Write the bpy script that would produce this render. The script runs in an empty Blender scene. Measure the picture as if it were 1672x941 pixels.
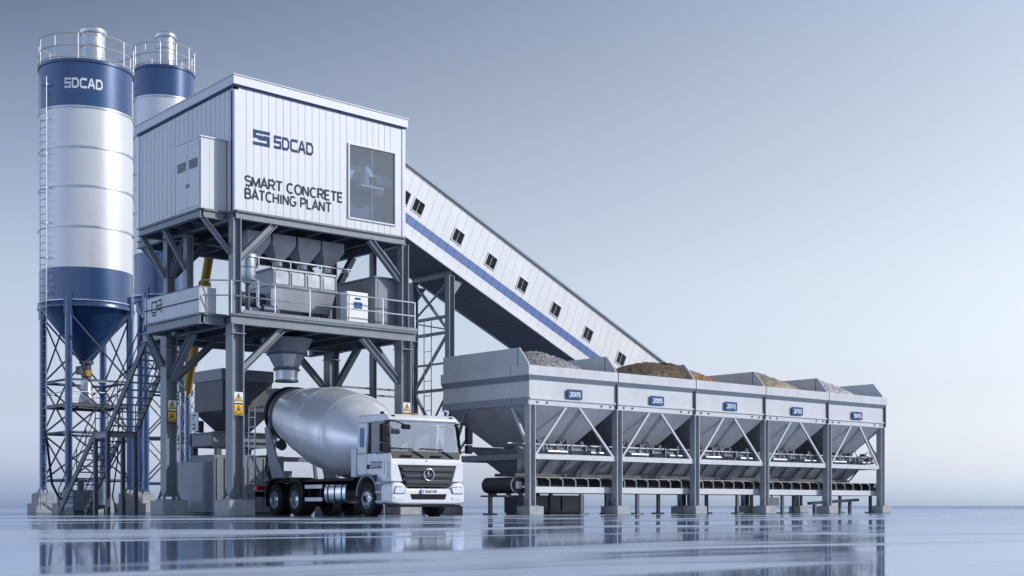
import bpy, math, random
from mathutils import Vector, Matrix
random.seed(7)
R = math.radians
scene = bpy.context.scene
COL = scene.collection

# ------------------------------------------------------------------ camera, sky, sun, exposure
CAM = (-21.17, -37.29, 0.32)
cd = bpy.data.cameras.new("camera"); cam = bpy.data.objects.new("camera", cd); COL.objects.link(cam)
cam.location = CAM; cam.rotation_euler = (R(90), 0, R(-41.2))
cd.sensor_width = 36; cd.lens = 47.37; cd.shift_y = 0.2126; cd.clip_start = 0.1; cd.clip_end = 20000
scene.camera = cam

SUN = Vector((0.62, -0.68, 0.50)).normalized()
SUN_ELEV = math.asin(SUN.z); SUN_ROT = math.atan2(SUN.x, SUN.y)
world = bpy.data.worlds.new("World"); scene.world = world; world.use_nodes = True
nt = world.node_tree; nt.nodes.clear()
def nn(tree, kind, **kw):
    n = tree.nodes.new(kind)
    for k, v in kw.items(): setattr(n, k, v)
    return n
wo = nn(nt, "ShaderNodeOutputWorld"); bg = nn(nt, "ShaderNodeBackground"); bg.inputs["Strength"].default_value = 0.10
sky = nn(nt, "ShaderNodeTexSky", sky_type="NISHITA", sun_disc=False)
sky.sun_elevation = SUN_ELEV; sky.sun_rotation = SUN_ROT; sky.altitude = 0; sky.air_density = 1.0; sky.dust_density = 1.5; sky.ozone_density = 1.5
hsv = nn(nt, "ShaderNodeHueSaturation"); hsv.inputs["Saturation"].default_value = 0.55
nt.links.new(sky.outputs[0], hsv.inputs["Color"])
# thin high overcast in view: brighter to the east and towards the horizon, heavier to the west and overhead
tc = nn(nt, "ShaderNodeTexCoord")
sep = nn(nt, "ShaderNodeSeparateXYZ"); nt.links.new(tc.outputs["Generated"], sep.inputs[0])
dot = nn(nt, "ShaderNodeVectorMath", operation="DOT_PRODUCT"); nt.links.new(tc.outputs["Generated"], dot.inputs[0])
dot.inputs[1].default_value = (0.7524, -0.6587, 0.0)
azr = nn(nt, "ShaderNodeMapRange"); azr.inputs[1].default_value = -0.42; azr.inputs[2].default_value = 0.42; azr.inputs[3].default_value = 0.0; azr.inputs[4].default_value = 1.0
nt.links.new(dot.outputs["Value"], azr.inputs[0])
elr = nn(nt, "ShaderNodeMapRange"); elr.inputs[1].default_value = 0.0; elr.inputs[2].default_value = 0.90
nt.links.new(sep.outputs["Z"], elr.inputs[0])
rl = nn(nt, "ShaderNodeValToRGB"); rr = nn(nt, "ShaderNodeValToRGB")
def ramp(n, stops):
    cr = n.color_ramp
    while len(cr.elements) > 1: cr.elements.remove(cr.elements[-1])
    cr.elements[0].position = stops[0][0]; cr.elements[0].color = (*stops[0][1], 1)
    for p, c in stops[1:]:
        e = cr.elements.new(p); e.color = (*c, 1)
SK = 5.1
def dv(stops): return [(p, tuple(c/SK for c in col)) for p, col in stops]
ramp(rl, dv([(0.0, (1.47, 1.91, 3.24)), (0.028, (1.44, 1.61, 2.43)), (0.08, (1.39, 1.39, 1.77)), (0.18, (1.31, 1.36, 1.52)), (0.30, (0.84, 0.92, 1.14)), (0.40, (0.35, 0.46, 0.62)), (1.0, (0.42, 0.56, 0.80))]))
ramp(rr, dv([(0.0, (2.56, 3.20, 4.43)), (0.028, (2.37, 2.56, 3.25)), (0.05, (2.22, 2.26, 2.72)), (0.08, (2.15, 2.11, 2.33)), (0.18, (2.27, 2.15, 2.15)), (0.30, (2.16, 2.10, 2.03)), (0.40, (2.0, 2.07, 2.18)), (1.0, (0.50, 0.58, 0.74))]))
nt.links.new(elr.outputs[0], rl.inputs[0]); nt.links.new(elr.outputs[0], rr.inputs[0])
mixw = nn(nt, "ShaderNodeMix", data_type="RGBA")
nt.links.new(azr.outputs[0], mixw.inputs[0]); nt.links.new(rl.outputs[0], mixw.inputs[6]); nt.links.new(rr.outputs[0], mixw.inputs[7])
mulw = nn(nt, "ShaderNodeMix", data_type="RGBA", blend_type="MULTIPLY"); mulw.inputs[0].default_value = 1.0
nt.links.new(hsv.outputs[0], mulw.inputs[6]); nt.links.new(mixw.outputs[2], mulw.inputs[7])
scw = nn(nt, "ShaderNodeVectorMath", operation="SCALE"); scw.inputs["Scale"].default_value = SK
def dotmax(vec, gain):
    d_ = nn(nt, "ShaderNodeVectorMath", operation="DOT_PRODUCT"); nt.links.new(tc.outputs["Generated"], d_.inputs[0]); d_.inputs[1].default_value = vec
    m_ = nn(nt, "ShaderNodeMath", operation="MAXIMUM"); nt.links.new(d_.outputs["Value"], m_.inputs[0]); m_.inputs[1].default_value = 0.0
    g_ = nn(nt, "ShaderNodeMath", operation="MULTIPLY"); nt.links.new(m_.outputs[0], g_.inputs[0]); g_.inputs[1].default_value = gain
    return g_
ga_ = dotmax((0.37, -0.93, 0.0), 1.0); gb_ = dotmax((-1.0, 0.0, 0.0), 1.35)  # added out-of-view gains: dim sky behind camera, brighten left side for shaded walls
mxa = nn(nt, "ShaderNodeMix", data_type="RGBA"); nt.links.new(ga_.outputs[0], mxa.inputs[0]); mxa.inputs[6].default_value = (1, 1, 1, 1); mxa.inputs[7].default_value = (0.23, 0.265, 0.32, 1)
ad2 = nn(nt, "ShaderNodeMath", operation="ADD"); nt.links.new(gb_.outputs[0], ad2.inputs[0]); ad2.inputs[1].default_value = 1.0
ml1 = nn(nt, "ShaderNodeVectorMath", operation="MULTIPLY"); nt.links.new(mulw.outputs[2], ml1.inputs[0]); nt.links.new(mxa.outputs[2], ml1.inputs[1])
ml2 = nn(nt, "ShaderNodeVectorMath", operation="SCALE"); nt.links.new(ml1.outputs[0], ml2.inputs[0]); nt.links.new(ad2.outputs[0], ml2.inputs["Scale"])
nt.links.new(ml2.outputs[0], scw.inputs[0]); nt.links.new(scw.outputs[0], bg.inputs["Color"]); nt.links.new(bg.outputs[0], wo.inputs["Surface"])

sd = bpy.data.lights.new("sun", "SUN"); sd.energy = 3.0; sd.angle = R(0.6); sd.color = (1.0, 0.98, 0.95)
so = bpy.data.objects.new("sun", sd); COL.objects.link(so); so.rotation_euler = SUN.to_track_quat("Z", "Y").to_euler()
vs = scene.view_settings; vs.view_transform = "Standard"; vs.look = "None"; vs.exposure = 0.0; vs.gamma = 1.0; vs.use_curve_mapping = False

# ------------------------------------------------------------------ materials
MATS = {}
def pmat(name, col, rough=0.5, metal=0.0, var=0.10, scale=1.2, bump=0.0, streak=1.0, spec=0.5, bscale=40.0, coat=0.0, rvar=0.06):
    if name in MATS: return MATS[name]
    m = bpy.data.materials.new(name); m.use_nodes = True; t = m.node_tree; b = t.nodes["Principled BSDF"]
    geo = nn(t, "ShaderNodeNewGeometry"); mp = nn(t, "ShaderNodeMapping"); mp.inputs["Scale"].default_value = (1, 1, streak)
    t.links.new(geo.outputs["Position"], mp.inputs[0])
    no = nn(t, "ShaderNodeTexNoise"); no.inputs["Scale"].default_value = scale; no.inputs["Detail"].default_value = 6; no.inputs["Roughness"].default_value = 0.65
    t.links.new(mp.outputs[0], no.inputs["Vector"])
    cr = nn(t, "ShaderNodeValToRGB"); cr.color_ramp.elements[0].position = 0.3; cr.color_ramp.elements[1].position = 0.7
    cr.color_ramp.elements[0].color = (*[max(0, c * (1 - var)) for c in col], 1); cr.color_ramp.elements[1].color = (*[min(1, c * (1 + var)) for c in col], 1)
    t.links.new(no.outputs["Fac"], cr.inputs[0]); t.links.new(cr.outputs[0], b.inputs["Base Color"])
    mr = nn(t, "ShaderNodeMapRange"); mr.inputs[1].default_value = 0.3; mr.inputs[2].default_value = 0.7
    mr.inputs[3].default_value = max(0.02, rough - rvar); mr.inputs[4].default_value = min(1, rough + rvar)
    t.links.new(no.outputs["Fac"], mr.inputs[0]); t.links.new(mr.outputs[0], b.inputs["Roughness"])
    b.inputs["Metallic"].default_value = metal; b.inputs["Specular IOR Level"].default_value = spec
    if coat: b.inputs["Coat Weight"].default_value = coat; b.inputs["Coat Roughness"].default_value = 0.22
    if bump:
        n2 = nn(t, "ShaderNodeTexNoise"); n2.inputs["Scale"].default_value = bscale; n2.inputs["Detail"].default_value = 5
        t.links.new(geo.outputs["Position"], n2.inputs["Vector"])
        bp = nn(t, "ShaderNodeBump"); bp.inputs["Strength"].default_value = bump; bp.inputs["Distance"].default_value = 0.05
        t.links.new(n2.outputs["Fac"], bp.inputs["Height"]); t.links.new(bp.outputs[0], b.inputs["Normal"])
    MATS[name] = m; return m

def glassmat(name, tint, fac, rough=0.02):
    m = bpy.data.materials.new(name); m.use_nodes = True; t = m.node_tree; t.nodes.clear()
    o = nn(t, "ShaderNodeOutputMaterial"); tr = nn(t, "ShaderNodeBsdfTransparent"); tr.inputs[0].default_value = (*tint, 1)
    gl = nn(t, "ShaderNodeBsdfGlossy"); gl.inputs["Roughness"].default_value = rough; gl.inputs[0].default_value = (0.9, 0.94, 1, 1)
    fw = nn(t, "ShaderNodeLayerWeight"); fw.inputs[0].default_value = 0.5
    lw = nn(t, "ShaderNodeMath", operation="POWER"); t.links.new(fw.outputs["Facing"], lw.inputs[0]); lw.inputs[1].default_value = 3.5
    ad = nn(t, "ShaderNodeMath", operation="ADD"); ad.inputs[1].default_value = fac; ad.use_clamp = True
    mx = nn(t, "ShaderNodeMixShader")
    t.links.new(lw.outputs[0], ad.inputs[0]); t.links.new(ad.outputs[0], mx.inputs[0]); t.links.new(tr.outputs[0], mx.inputs[1]); t.links.new(gl.outputs[0], mx.inputs[2])
    t.links.new(mx.outputs[0], o.inputs[0]); MATS[name] = m; return m

WHITE  = pmat("white_panel", (0.66, 0.675, 0.70), 0.38, var=0.05, scale=0.9, streak=0.25)
WHITEP = pmat("white_silo_paint", (0.70, 0.71, 0.74), 0.33, metal=0.30, var=0.05, scale=0.7, streak=0.2, coat=0.3)
TRIM   = pmat("light_trim", (0.66, 0.69, 0.74), 0.35, var=0.06)
BLUE   = pmat("blue_paint", (0.022, 0.070, 0.19), 0.33, metal=0.25, var=0.10, scale=0.8, streak=0.3, coat=0.7)
STRIPE = pmat("blue_stripe", (0.045, 0.115, 0.33), 0.4, var=0.06)
NAVY   = pmat("navy_lettering", (0.012, 0.045, 0.15), 0.5, var=0.05, spec=0.2)
INK    = pmat("dark_lettering", (0.030, 0.042, 0.075), 0.55, var=0.05, spec=0.15)
STEEL  = pmat("grey_painted_steel", (0.20, 0.225, 0.265), 0.42, var=0.14, scale=1.6, streak=0.35)
STEELD = pmat("dark_steel", (0.075, 0.085, 0.105), 0.48, var=0.18, scale=2.0, streak=0.4)
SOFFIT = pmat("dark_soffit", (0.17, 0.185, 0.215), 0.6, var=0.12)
STEELB = pmat("blue_grey_steel", (0.05, 0.075, 0.13), 0.42, var=0.15)
GALV   = pmat("galvanised_steel", (0.52, 0.55, 0.60), 0.36, metal=0.75, var=0.14, scale=3.0)
BIN    = pmat("bin_grey_paint", (0.55, 0.57, 0.605), 0.40, var=0.08, scale=1.3, streak=0.4)
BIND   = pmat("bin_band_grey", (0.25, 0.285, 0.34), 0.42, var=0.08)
HOPPER = pmat("hopper_steel", (0.38, 0.40, 0.44), 0.38, metal=0.12, var=0.14, scale=1.4, streak=0.5)
MACH   = pmat("machine_silver", (0.40, 0.43, 0.48), 0.36, metal=0.3, var=0.16, scale=2.2)
BLACK  = pmat("black_rubber", (0.012, 0.0125, 0.014), 0.72, spec=0.25, var=0.25, scale=6, bump=0.15, bscale=25)
PLAST  = pmat("black_plastic", (0.011, 0.012, 0.015), 0.5, var=0.15, spec=0.14)
GRILLE = pmat("grille_grey", (0.03, 0.033, 0.038), 0.42, var=0.1, spec=0.3)
SLAT = pmat("grille_slat_grey", (0.045, 0.048, 0.055), 0.35, var=0.05)
CHROME = pmat("chrome", (0.75, 0.77, 0.80), 0.16, metal=1.0, var=0.05)
TRUCKW = pmat("truck_white_paint", (0.74, 0.75, 0.78), 0.26, var=0.03, coat=0.5)
DRUM   = pmat("drum_silver_paint", (0.80, 0.81, 0.83), 0.24, metal=0.30, var=0.03, scale=0.4, coat=0.3, rvar=0.02)
FENDER = pmat("fender_grey", (0.17, 0.195, 0.23), 0.45, var=0.08)
SEATM  = pmat("seat_cloth", (0.30, 0.33, 0.38), 0.8, var=0.1)
YELLOW = pmat("yellow_paint", (0.50, 0.29, 0.022), 0.40, var=0.12, scale=2.0)
AMBER  = pmat("amber_lens", (0.75, 0.16, 0.03), 0.2, var=0.05)
REDL   = pmat("red_lens", (0.5, 0.02, 0.015), 0.2, var=0.05)
LENS   = pmat("headlamp_lens", (0.78, 0.81, 0.85), 0.12, metal=0.6, var=0.15, scale=12)
CONC   = pmat("concrete", (0.36, 0.37, 0.385), 0.85, var=0.18, scale=3.5, bump=0.25, bscale=30)
PLATE  = pmat("sign_blue", (0.018, 0.075, 0.22), 0.4, var=0.04, spec=0.25)
PAPER  = pmat("sign_white", (0.80, 0.81, 0.83), 0.45, var=0.04)
DECAL  = pmat("decal_blue", (0.03, 0.20, 0.42), 0.3, var=0.1, scale=5)
SCREEN = pmat("meter_blue", (0.03, 0.10, 0.30), 0.25, var=0.3, scale=14)
GLASSH = glassmat("house_glass", (0.72, 0.79, 0.86), 0.10)
GLASSW = glassmat("windscreen_glass", (0.88, 0.93, 0.97), 0.36)
GLASSD = glassmat("dark_window_glass", (0.14, 0.17, 0.20), 0.02)

def gravelmat(name, c1, c2, scale):
    m = bpy.data.materials.new(name); m.use_nodes = True; t = m.node_tree; b = t.nodes["Principled BSDF"]
    geo = nn(t, "ShaderNodeNewGeometry"); vo = nn(t, "ShaderNodeTexVoronoi"); vo.inputs["Scale"].default_value = scale
    t.links.new(geo.outputs["Position"], vo.inputs["Vector"])
    sx = nn(t, "ShaderNodeSeparateColor"); t.links.new(vo.outputs["Color"], sx.inputs[0])
    cr = nn(t, "ShaderNodeValToRGB"); cr.color_ramp.elements[0].color = (*c1, 1); cr.color_ramp.elements[1].color = (*c2, 1)
    t.links.new(sx.outputs[0], cr.inputs[0]); t.links.new(cr.outputs[0], b.inputs["Base Color"])
    bp = nn(t, "ShaderNodeBump"); bp.inputs["Strength"].default_value = 0.9; bp.inputs["Distance"].default_value = 0.06; bp.invert = True
    t.links.new(vo.outputs["Distance"], bp.inputs["Height"]); t.links.new(bp.outputs[0], b.inputs["Normal"]); b.inputs["Roughness"].default_value = 0.9
    MATS[name] = m; return m
G_GREY  = gravelmat("grey_gravel", (0.12, 0.12, 0.13), (0.42, 0.42, 0.44), 13)
G_BROWN = gravelmat("brown_gravel", (0.05, 0.036, 0.026), (0.24, 0.17, 0.105), 15)
G_ORANGE= gravelmat("orange_gravel", (0.12, 0.066, 0.034), (0.42, 0.25, 0.13), 15)
G_TAN   = gravelmat("tan_gravel", (0.24, 0.19, 0.13), (0.56, 0.47, 0.35), 13)
G_PALE  = gravelmat("pale_gravel", (0.30, 0.30, 0.30), (0.66, 0.66, 0.66), 13)

def floormat():
    m = bpy.data.materials.new("wet_floor"); m.use_nodes = True; t = m.node_tree; b = t.nodes["Principled BSDF"]; out = t.nodes["Material Output"]
    geo = nn(t, "ShaderNodeNewGeometry")
    def noise(rot, sx, scale, det, rough):
        mp = nn(t, "ShaderNodeMapping"); mp.inputs["Rotation"].default_value = (0, 0, R(rot)); mp.inputs["Scale"].default_value = (sx, 1, 1)
        t.links.new(geo.outputs["Position"], mp.inputs[0]); n = nn(t, "ShaderNodeTexNoise"); n.inputs["Scale"].default_value = scale; n.inputs["Detail"].default_value = det; n.inputs["Roughness"].default_value = rough
        t.links.new(mp.outputs[0], n.inputs["Vector"]); return n
    n1 = noise(42.5, 0.30, 0.16, 3, 0.5); n2 = noise(38.0, 0.28, 0.30, 4, 0.55); n3 = noise(44.0, 0.3, 3.0, 5, 0.6)
    def mth(op, x, y, clamp=False):
        n = nn(t, "ShaderNodeMath", operation=op); n.use_clamp = clamp
        for i, q in enumerate((x, y)):
            if isinstance(q, float): n.inputs[i].default_value = q
            else: t.links.new(q, n.inputs[i])
        return n.outputs[0]
    def ss(x, lo, hi, a, b):
        n = nn(t, "ShaderNodeMapRange", interpolation_type="SMOOTHSTEP"); n.inputs[1].default_value = lo; n.inputs[2].default_value = hi; n.inputs[3].default_value = a; n.inputs[4].default_value = b
        t.links.new(x, n.inputs[0]); return n.outputs[0]
    ridge = mth("ABSOLUTE", mth("SUBTRACT", mth("ADD", n1.outputs["Fac"], mth("MULTIPLY", n3.outputs["Fac"], 0.03)), 0.515), 0.0)
    streak = mth("MULTIPLY", ss(ridge, 0.004, 0.045, 1.0, 0.0), ss(n2.outputs["Fac"], 0.36, 0.56, 0.25, 1.0)); patch = ss(n2.outputs["Fac"], 0.55, 0.66, 0.0, 0.8); veil = ss(n3.outputs["Fac"], 0.4, 0.65, 0.0, 0.05)
    class _M: pass
    mask = _M(); mask.outputs = [mth("ADD", mth("MAXIMUM", streak, patch), veil, True)]
    ro = nn(t, "ShaderNodeMapRange"); ro.inputs[3].default_value = 0.05; ro.inputs[4].default_value = 0.25
    t.links.new(mask.outputs[0], ro.inputs[0]); 
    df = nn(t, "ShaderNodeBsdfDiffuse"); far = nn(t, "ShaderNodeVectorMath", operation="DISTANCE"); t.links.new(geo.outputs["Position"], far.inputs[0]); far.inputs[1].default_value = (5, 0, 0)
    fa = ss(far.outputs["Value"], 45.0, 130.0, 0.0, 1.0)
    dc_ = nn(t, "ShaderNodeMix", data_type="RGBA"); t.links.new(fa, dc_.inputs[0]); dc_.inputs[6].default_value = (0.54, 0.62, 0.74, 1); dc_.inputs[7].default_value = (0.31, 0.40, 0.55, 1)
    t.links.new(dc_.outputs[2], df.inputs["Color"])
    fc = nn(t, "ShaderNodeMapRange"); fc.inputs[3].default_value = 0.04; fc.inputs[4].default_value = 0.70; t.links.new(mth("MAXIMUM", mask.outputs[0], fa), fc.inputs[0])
    mx = nn(t, "ShaderNodeMixShader"); t.links.new(fc.outputs[0], mx.inputs[0]); t.nodes.remove(b)
    gl = nn(t, "ShaderNodeBsdfGlossy"); gl.inputs["Color"].default_value = (0.74, 0.83, 0.96, 1); t.links.new(ro.outputs[0], gl.inputs["Roughness"])
    dk_ = nn(t, "ShaderNodeBsdfDiffuse"); dk_.inputs["Color"].default_value = (0.06, 0.11, 0.21, 1)
    lw = nn(t, "ShaderNodeLayerWeight"); lw.inputs[0].default_value = 0.5; pw = mth("POWER", lw.outputs["Facing"], 3.5); wet = nn(t, "ShaderNodeMixShader"); t.links.new(mth("ADD", mth("MULTIPLY", pw, 0.94), 0.04), wet.inputs[0])
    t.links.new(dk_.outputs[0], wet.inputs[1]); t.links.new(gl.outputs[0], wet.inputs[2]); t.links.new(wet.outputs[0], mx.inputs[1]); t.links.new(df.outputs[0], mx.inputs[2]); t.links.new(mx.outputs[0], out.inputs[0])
    return m

# ------------------------------------------------------------------ mesh helpers
class MB:
    def __init__(s): s.v = []; s.f = []
    def add(s, vs, fs):
        o = len(s.v); s.v += [Vector(p) for p in vs]; s.f += [[i + o for i in f] for f in fs]; return s
    def box(s, x0, y0, z0, x1, y1, z1):
        if x0 > x1: x0, x1 = x1, x0
        if y0 > y1: y0, y1 = y1, y0
        if z0 > z1: z0, z1 = z1, z0
        return s.add([(x0,y0,z0),(x1,y0,z0),(x1,y1,z0),(x0,y1,z0),(x0,y0,z1),(x1,y0,z1),(x1,y1,z1),(x0,y1,z1)],
                     [[3,2,1,0],[4,5,6,7],[0,1,5,4],[1,2,6,5],[2,3,7,6],[3,0,4,7]])
    def frame(s, a, b, up):
        d = (Vector(b) - Vector(a)).normalized(); u = Vector(up)
        if abs(d.dot(u)) > 0.98: u = Vector((0, 1, 0)) if abs(d.y) < 0.9 else Vector((1, 0, 0))
        x = d.cross(u).normalized(); y = x.cross(d).normalized(); return d, x, y
    def bar(s, a, b, w, h, up=(0,0,1), off=(0,0)):
        a, b = Vector(a), Vector(b); d, x, y = s.frame(a, b, up); o = x*off[0] + y*off[1]
        vs = []
        for p in (a + o, b + o):
            for sx, sy in ((-1,-1),(1,-1),(1,1),(-1,1)): vs.append(p + x*sx*w/2 + y*sy*h/2)
        return s.add(vs, [[3,2,1,0],[4,5,6,7],[0,1,5,4],[1,2,6,5],[2,3,7,6],[3,0,4,7]])
    def hbar(s, a, b, w, h, t=0.03, up=(0,0,1)):       # rolled H section: flanges of width w, h apart along up
        s.bar(a, b, w, t, up, (0, h/2 - t/2)); s.bar(a, b, w, t, up, (0, -h/2 + t/2)); return s.bar(a, b, t, h - 2*t, up)
    def tube(s, a, b, r, n=10, r2=None, caps=True):
        a, b = Vector(a), Vector(b); d, x, y = s.frame(a, b, (0,0,1)); r2 = r if r2 is None else r2
        vs = [a + (x*math.cos(2*math.pi*i/n) + y*math.sin(2*math.pi*i/n))*r for i in range(n)] + [b + (x*math.cos(2*math.pi*i/n) + y*math.sin(2*math.pi*i/n))*r2 for i in range(n)]
        fs = [[i, (i+1)%n, n+(i+1)%n, n+i] for i in range(n)]
        if caps: fs += [list(range(n))[::-1], list(range(n, 2*n))]
        return s.add(vs, fs)
    def sweep(s, pts, r, n=8, closed=False):
        pts = [Vector(p) for p in pts]; m = len(pts); vs = []; up = None
        for i, p in enumerate(pts):
            if closed: d = (pts[(i+1)%m] - pts[i-1]).normalized()
            else: d = (pts[min(i+1, m-1)] - pts[max(i-1, 0)]).normalized()
            if up is None: up = Vector((0,0,1)) if abs(d.z) < 0.9 else Vector((1,0,0))
            x = d.cross(up).normalized(); y = x.cross(d).normalized(); up = y
            vs += [p + (x*math.cos(2*math.pi*k/n) + y*math.sin(2*math.pi*k/n))*r for k in range(n)]
        fs = []
        for i in range(m if closed else m-1):
            j = (i+1) % m
            fs += [[i*n+k, i*n+(k+1)%n, j*n+(k+1)%n, j*n+k] for k in range(n)]
        if not closed: fs += [list(range(n))[::-1], list(range((m-1)*n, m*n))]
        return s.add(vs, fs)
    def ring(s, c, rad, r, n=48, m=6, a0=0.0, a1=2*math.pi):
        full = abs(a1 - a0 - 2*math.pi) < 1e-4
        k = n if full else n + 1
        return s.sweep([(c[0] + rad*math.cos(a0 + (a1-a0)*i/n), c[1] + rad*math.sin(a0 + (a1-a0)*i/n), c[2]) for i in range(k)], r, m, full)
    def lathe(s, prof, o=(0,0,0), axis=(0,0,1), n=48, caps=True):
        o = Vector(o); d = Vector(axis).normalized(); u = Vector((0,0,1)) if abs(d.z) < 0.9 else Vector((1,0,0))
        x = d.cross(u).normalized(); y = d.cross(x).normalized(); vs = []
        for r, z in prof: vs += [o + d*z + (x*math.cos(2*math.pi*i/n) + y*math.sin(2*math.pi*i/n))*r for i in range(n)]
        fs = []
        for j in range(len(prof)-1): fs += [[j*n+i, j*n+(i+1)%n, (j+1)*n+(i+1)%n, (j+1)*n+i] for i in range(n)]
        if caps: fs += [list(range(n))[::-1], list(range((len(prof)-1)*n, len(prof)*n))]
        return s.add(vs, fs)
    def prism(s, poly, o, u, v, depth):                 # polygon in the (u, v) plane, thickened along u x v
        o, u, v = Vector(o), Vector(u).normalized(), Vector(v).normalized(); w = u.cross(v).normalized()*depth; n = len(poly)
        vs = [o + u*p[0] + v*p[1] for p in poly]; vs = vs + [p + w for p in vs]
        return s.add(vs, [list(range(n))[::-1], list(range(n, 2*n))] + [[i, (i+1)%n, n+(i+1)%n, n+i] for i in range(n)])
    def frustum(s, b0, b1, z0, z1, cap=True):           # b = (x0, y0, x1, y1) rectangles at z0 and z1
        vs = [(b0[0],b0[1],z0),(b0[2],b0[1],z0),(b0[2],b0[3],z0),(b0[0],b0[3],z0),(b1[0],b1[1],z1),(b1[2],b1[1],z1),(b1[2],b1[3],z1),(b1[0],b1[3],z1)]
        fs = [[0,1,5,4],[1,2,6,5],[2,3,7,6],[3,0,4,7]]
        if cap: fs += [[3,2,1,0],[4,5,6,7]]
        return s.add(vs, fs)
    def xf(s, mat):
        s.v = [mat @ p for p in s.v]; return s
    def build(s, name, mat, parent=None, bevel=0.0, segs=2, sharp=35):
        lo = Vector([min(p[i] for p in s.v) for i in range(3)]); hi = Vector([max(p[i] for p in s.v) for i in range(3)]); c = (lo + hi)/2
        if parent is None: c.z = lo.z
        me = bpy.data.meshes.new(name); me.from_pydata([p - c for p in s.v], [], s.f); me.update()
        for p in me.polygons: p.use_smooth = True
        me.set_sharp_from_angle(angle=R(sharp))
        me.materials.append(mat); o = bpy.data.objects.new(name, me); COL.objects.link(o)
        o.location = c - W.get(parent, Vector((0,0,0))); W[o] = c
        if parent is not None: o.parent = parent
        if bevel:
            b = o.modifiers.new("bevel", "BEVEL"); b.width = bevel; b.segments = segs; b.limit_method = "ANGLE"; b.angle_limit = R(40)
        return o
W = {}
def tag(o, label, cat=None, group=None, kind=None):
    o["label"] = label
    if cat: o["category"] = cat
    if group: o["group"] = group
    if kind: o["kind"] = kind
    return o
def thing(name, label, cat, loc, group=None, local=False, rotz=0.0):
    o = bpy.data.objects.new(name, None); COL.objects.link(o); o.location = loc; o.rotation_euler = (0, 0, rotz); o.empty_display_size = 0.3
    W[o] = Vector((0,0,0)) if local else Vector(loc)
    return tag(o, label, cat, group)
def text(body, o, u, v, height, width, t=0.17, lift=0.006, only=None):
    o, u, v = Vector(o), Vector(u).normalized(), Vector(v).normalized(); n = u.cross(v); polys = []; x = 0
    for k, ch in enumerate(body):
        adv, st = GLY[ch]
        for j, q in enumerate(stroke(st, t)) if st else []: polys.append(([(p.x + x, p.y*(1-t) + t/2) for p in q], k))
        x += adv + .10
    x0 = min(p[0] for q, k in polys for p in q); x1 = max(p[0] for q, k in polys for p in q); m = MB()
    for i, (q, k) in enumerate(polys):
        if only and not (only[0] <= k < only[1]): continue
        m.add([o + u*((p[0]-x0)/(x1-x0)*width) + v*p[1]*height + n*(lift + (i % 5)*.0006) for p in q], [[0,1,2,3]])
    return m
def stroke(paths, t):                                   # mitred thick polylines -> 2D polygons
    out = []
    for P in paths:
        P = [Vector((p[0], p[1])) for p in P]; L = []; Rr = []
        for i, p in enumerate(P):
            if i == 0: d0 = d1 = (P[1]-P[0]).normalized()
            elif i == len(P)-1: d0 = d1 = (P[-1]-P[-2]).normalized()
            else: d0 = (P[i]-P[i-1]).normalized(); d1 = (P[i+1]-P[i]).normalized()
            n0 = Vector((-d0.y, d0.x)); n1 = Vector((-d1.y, d1.x)); b = (n0+n1).normalized(); k = (t/2)/max(0.35, b.dot(n0))
            L.append(p + b*k); Rr.append(p - b*k)
        for i in range(len(P)-1): out.append([Rr[i], Rr[i+1], L[i+1], L[i]])
    return out
def arc(cx, cy, rx, ry, a0, a1, n=10): return [(cx + rx*math.cos(R(a0+(a1-a0)*i/n)), cy + ry*math.sin(R(a0+(a1-a0)*i/n))) for i in range(n+1)]
SDCAD = {"S": [[(1,.85),(1,1),(0,1),(0,.52),(1,.52),(1,0),(0,0),(0,.15)]], "D": [[(0,0),(0,1),(.72,1),(1,.75),(1,.25),(.72,0),(-.1,0)]],
         "C": [[(1,.82),(1,1),(.2,1),(0,.8),(0,.2),(.2,0),(1,0),(1,.18)]], "A": [[(-.05,-.1),(.42,1),(.6,1),(1.06,-.1)],[(.2,.3),(.82,.3)]],
         "E": [[(1,1),(0,1),(0,0),(1,0)],[(0,.5),(.85,.5)]]}
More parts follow.
